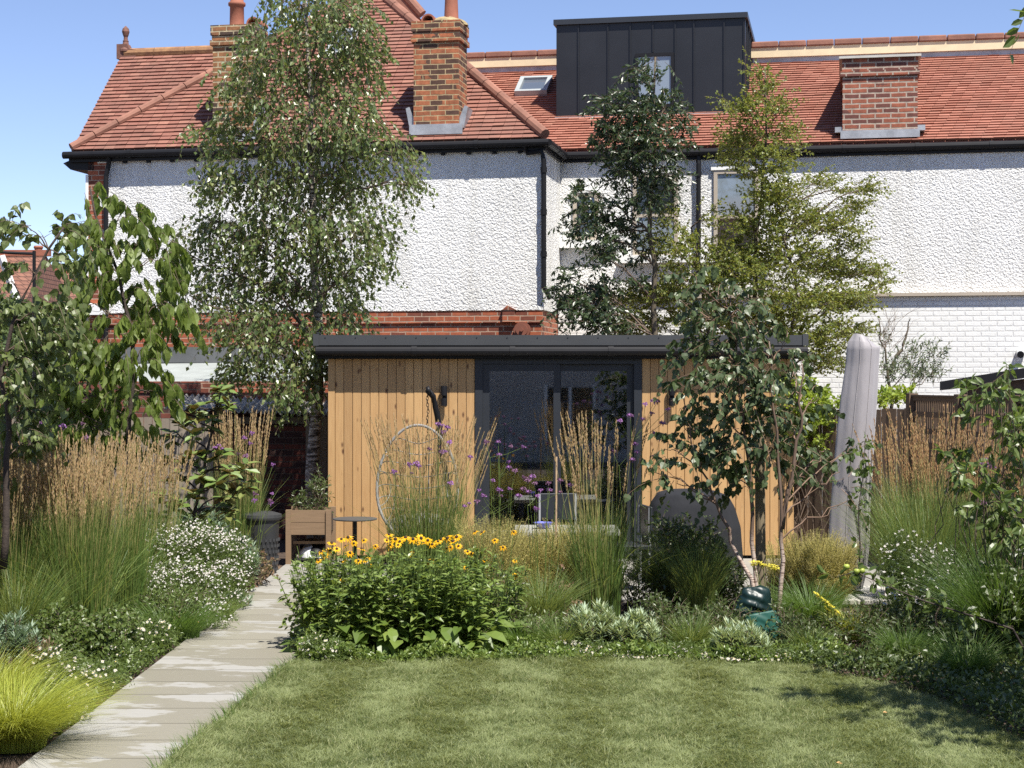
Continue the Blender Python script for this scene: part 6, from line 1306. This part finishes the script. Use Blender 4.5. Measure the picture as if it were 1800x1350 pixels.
bush("planter_herbs", "dark leafy plants growing in the wooden planter", "plant", [(525,885,15,18),(560,870,15,35),(540,890,25,12)], 18.65, "l_dark", .05, 900, tmpl=NARROW, wide=1.6, depth=.14, tl=.15, mode='up')
bush("ground_cover", "mixed low green plants covering the back of the left bed", "plant", [(60,1050,70,50),(150,1060,70,40),(230,1030,60,40),(330,1000,60,40,.7)], 15.2, "l_dark", .045, 6500, depth=.5, tl=.18, stems=40)
bush("low_weeds", "small green weeds at the path edge right of the terrace", "plant", [(545,1060,20,40),(535,1110,18,30)], 13.0, "l_rud", .05, 500, depth=.15, tl=.15, droop=.5, tmpl=OVAL)
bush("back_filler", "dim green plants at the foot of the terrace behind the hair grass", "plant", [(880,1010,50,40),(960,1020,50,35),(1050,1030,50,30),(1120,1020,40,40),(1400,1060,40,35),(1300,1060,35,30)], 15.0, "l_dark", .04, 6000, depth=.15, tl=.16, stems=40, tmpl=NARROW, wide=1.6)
# verbena: branching wiry stems with purple heads
vb = MB(); n = 42; q = unit(n)*[1, 1, .55]; q[:, 2] = np.abs(q[:, 2])
vb.stamp(RHOMB[0], RHOMB[1], q*.013, unit(n)+q, q+[0, 0, .3], .012*rnd(n, .7, 1.3), wide=1.2); vb.tubes(np.array([(0, 0, -.02), (0, 0, .002)]), np.array([[.002, .006]]), 5)
o = vb.build("verbena_head", M["purple"]); vme = o.data; bpy.data.objects.remove(o)
vme2 = vme.copy(); vme2.materials.clear(); vme2.materials.append(M["mauve"])
def verbena(label, px, Y, heads, base_px=None):
    x = X(px, Y); root = empty("purple_verbena", (x, Y, 0), label, "flowering plant", "tall purple verbenas"); st = MB()
    H_ = [P(a_, b_, Y+rng.uniform(-.12, .12)) for a_, b_ in heads]; fork = []
    for h in H_:
        cand = [f for f in fork if f[2] < h[2]-.05 and abs(f[0]-h[0]) < .32]
        if cand and rng.uniform() < .65: f = cand[rng.integers(len(cand))]
        else:
            f = np.array([x+(h[0]-x)*.75, Y, max(.15, h[2]-rng.uniform(.12, .3))]); fork.append(f)
            st.tubes(np.stack([[x+(f[0]-x)*.45, Y+rng.normal()*.03, 0], [x+(f[0]-x)*.75, Y, f[2]*.5], f])[None], .0026, 4, cap=False)
        st.tubes(np.stack([f, (f+h)/2+[0, 0, -.015], h])[None], .0018, 4, cap=False)
        place_mesh("flower_head", vme if rng.uniform() < .6 else vme2, root, h, (rng.normal()*.15, rng.normal()*.15-.1, 1), rng.uniform(.95, 1.6))
    k_ = 30; fr = rnd(k_)[:, None]; b0 = np.array([x, Y, .05]); ps = b0+(np.array(H_)[rng.integers(len(H_), size=k_)]-b0)*fr*.7; lf = MB(); lf.stamp(NARROW[0], NARROW[1], ps, unit(k_)*[1, 1, .3], np.tile([0, 0, 1.], (k_, 1)), .07); st.build("stems", M["stem"], root); lf.build("foliage", M["l_dark"], root); return root
verbena("purple verbena in front of the left half of the glass doors", 880, 14.2, [(855,778),(876,777),(898,785),(920,786),(878,800),(893,812),(895,822),(878,862),(896,860),(880,872),(866,845),(842,862),(850,872),(838,882),(912,872),(905,828)])
verbena("purple verbena in front of the middle of the glass doors", 950, 14.3, [(936,838),(928,845),(940,850),(922,840),(920,860),(930,865),(964,850),(985,845),(966,862),(945,872),(943,895),(985,865),(1003,853),(950,862)])
verbena("tall purple verbena right of the centre reed grass", 1118, 14.4, [(1108,731),(1090,740),(1134,711),(1150,705),(1156,706),(1146,727),(1130,737),(1165,744),(1152,763),(1078,793),(1117,781),(1120,795),(1112,808),(1160,772),(1174,720),(1150,802)])
verbena("purple verbena in front of the egg chair grass", 770, 15.6, [(770,746),(778,748),(787,752),(779,760),(772,785),(784,794),(776,795),(755,790),(790,778),(720,817),(732,815),(736,820),(724,832),(693,830),(827,804),(825,885),(817,890),(792,850)])
verbena("purple verbena among the tan grasses at the left", 70, 13.4, [(45,735),(52,738),(66,742),(72,744),(60,730),(110,750),(145,745),(45,858),(50,862),(52,835),(30,710),(150,770)])
verbena("purple verbena beside the magnolia and tan grass at the left", 420, 16.4, [(412,712),(385,783),(378,787),(392,790),(443,762),(430,770),(418,798),(432,802),(440,780),(480,817),(478,868),(448,869),(447,880),(475,880),(476,885)])
verbena("purple verbena against the russet grasses at the right", 1745, 13.2, [(1725,815),(1732,820),(1740,817),(1735,808),(1745,822),(1770,740),(1778,735),(1785,750),(1720,880),(1730,885),(1790,890),(1795,900),(1750,700),(1690,1150)])
# yarrow
def yarrow(label, px, Y, heads, lean=0):
    x = X(px, Y); root = empty("yellow_yarrow", (x, Y, 0), label, "flowering plant", "yellow yarrows"); st = MB()
    for (a_, b_, w_) in heads:
        h = P(a_, b_, Y); st.tubes(np.stack([[x, Y, 0], [(x+h[0])/2+.02, Y, h[2]*.55], h])[None], .003, 5, cap=False)
        mb = MB(); k_ = 130; r_ = w_/F*Y*rnd(k_)**.5; an = rnd(k_, 0, 2*PI); q = np.stack([h[0]+r_*np.cos(an), h[1]+r_*np.sin(an), h[2]+.004*rng.normal(size=k_)-r_*.15+lean*r_*np.cos(an)], -1); mb.stamp(RHOMB[0]*[1, 1, .2], RHOMB[1], q, unit(k_)*[1, 1, .15], np.tile([0, 0, 1.], (k_, 1))+unit(k_)*.3, .012*rnd(k_, .7, 1.3), wide=1.3)
        for i in range(6): an_ = i*PI/3; mb.tubes(np.array([h-[0, 0, .04], h+[w_/F*Y*.6*math.cos(an_), w_/F*Y*.6*math.sin(an_), -.006]]), .0015, 3, cap=False)
        mb.build("flower_head", M["lemon"], root)
    st.build("stems", M["stem"], root); lf = MB(); k_ = 60; lf.stamp(NARROW[0], NARROW[1], np.stack([x+rng.normal(size=k_)*.03, Y+rng.normal(size=k_)*.03, rnd(k_, .05, .35)], -1), unit(k_)*[1, 1, .4]+[0, 0, .3], unit(k_), .08); lf.build("foliage", M["l_shrub"], root)
yarrow("pale yellow yarrow heads above the watering bag, beside the stake", 1345, 13.3, [(1328,986,13),(1341,992,6),(1357,993,12),(1362,998,8),(1325,992,6)])
yarrow("yellow yarrow leaning over in front of the hair grass, left of the parasol foot", 1450, 13.0, [(1438,1045,7),(1452,1056,9),(1462,1065,9),(1469,1072,7),(1455,1070,6)], -.8)
# scattered mulch chips and litter so that bare soil is never smooth
lb = MB(); n = 9000; xx = rng.uniform(-4.2, 4.2, n); yy = rng.uniform(9.5, 19, n); ok = ((xx < xl(yy)-.02) | (xx > xr(yy)+.05)) & ~((yy < lawn_ymax(xx)+.03) & (xx > xr(yy)) & (xx < lawn_xmax(yy)+.02)) & ~((yy > 15.3) & (xx > -2.2))
xx, yy = xx[ok], yy[ok]; n = len(xx); lb.stamp(RHOMB[0], RHOMB[1], np.stack([xx, yy, rnd(n, .0, .02)], -1), unit(n)*[1, 1, .4], np.tile([0, -.2, 1.], (n, 1))+unit(n)*.5, rnd(n, .015, .05), wide=rnd(n, .4, 1.3))
tag(lb.build("bark_litter", leafmat("bark_chip", [(.05, .03, .02), (.13, .08, .05), (.22, .15, .09)], .05, .8, .2)), "dead leaves and bark chips on the soil of the beds", kind="stuff")
# low green carpet filling the front edge of the beds
def carpet(label, X0, X1, Yf, wd, n, name="edge_ground_cover"):
    mb = MB(); x = rng.uniform(X0, X1, n); y = Yf(x)+rng.uniform(0, 1, n)**1.5*wd; k_ = n
    mb.stamp(RHOMB[0], RHOMB[1], np.stack([x, y, rng.uniform(0, .10, n)*(1+np.sin(x*9)*.4)], -1), unit(k_)+[0, -.2, .3], unit(k_)+[0, 0, .7], rnd(k_, .02, .045), wide=rnd(k_, .5, 1.2)); tag(mb.build(name, M["l_rud"]), label, kind="stuff")
carpet("low leafy ground cover at the front of the centre bed", -1.45, 2.4, lambda x: lawn_ymax(x)+.02, .7, 16000)
N_ = 14000; mb = MB(); y = rng.uniform(9.6, 16.5, N_); x = xl(y)-.02-np.abs(rng.normal(size=N_))*.35; mb.stamp(RHOMB[0], RHOMB[1], np.stack([x, y, rng.uniform(0, .2, N_)*(.6+.4*np.sin(y*7)*np.sin(x*11))], -1), unit(N_)+[0, -.2, .3], unit(N_)+[0, 0, .7], rnd(N_, .02, .045), wide=rnd(N_, .5, 1.2))
tag(mb.build("edge_ground_cover", M["l_shrub"]), "low leafy ground cover along the left bed beside the path", kind="stuff")
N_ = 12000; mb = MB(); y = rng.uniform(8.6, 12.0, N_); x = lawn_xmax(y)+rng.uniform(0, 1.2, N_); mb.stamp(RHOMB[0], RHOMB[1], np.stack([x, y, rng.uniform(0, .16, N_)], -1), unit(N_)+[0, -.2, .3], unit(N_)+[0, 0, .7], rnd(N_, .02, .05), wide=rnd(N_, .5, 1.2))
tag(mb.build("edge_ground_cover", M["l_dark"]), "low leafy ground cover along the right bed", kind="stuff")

bush("bed_filler", "leafy green filler plants around the watering bag and right spurge", "plant", [(1210,1110,45,35),(1270,1095,40,30),(1400,1130,40,25),(1450,1120,40,28),(1230,1140,45,18),(1380,1100,30,30),(1160,1090,40,40)], 13.0, "l_dark", .04, 7000, tmpl=NARROW, wide=2, depth=.3, tl=.14, stems=30)
bush("soft_filler", "pale green fine leaved plant around the centre spurges", "plant", [(960,1120,40,30),(1010,1140,40,20),(1080,1145,40,18),(1160,1145,30,20)], 12.7, "l_shrub", .035, 3600, tmpl=NARROW, wide=1.8, depth=.25, tl=.12, stems=20)
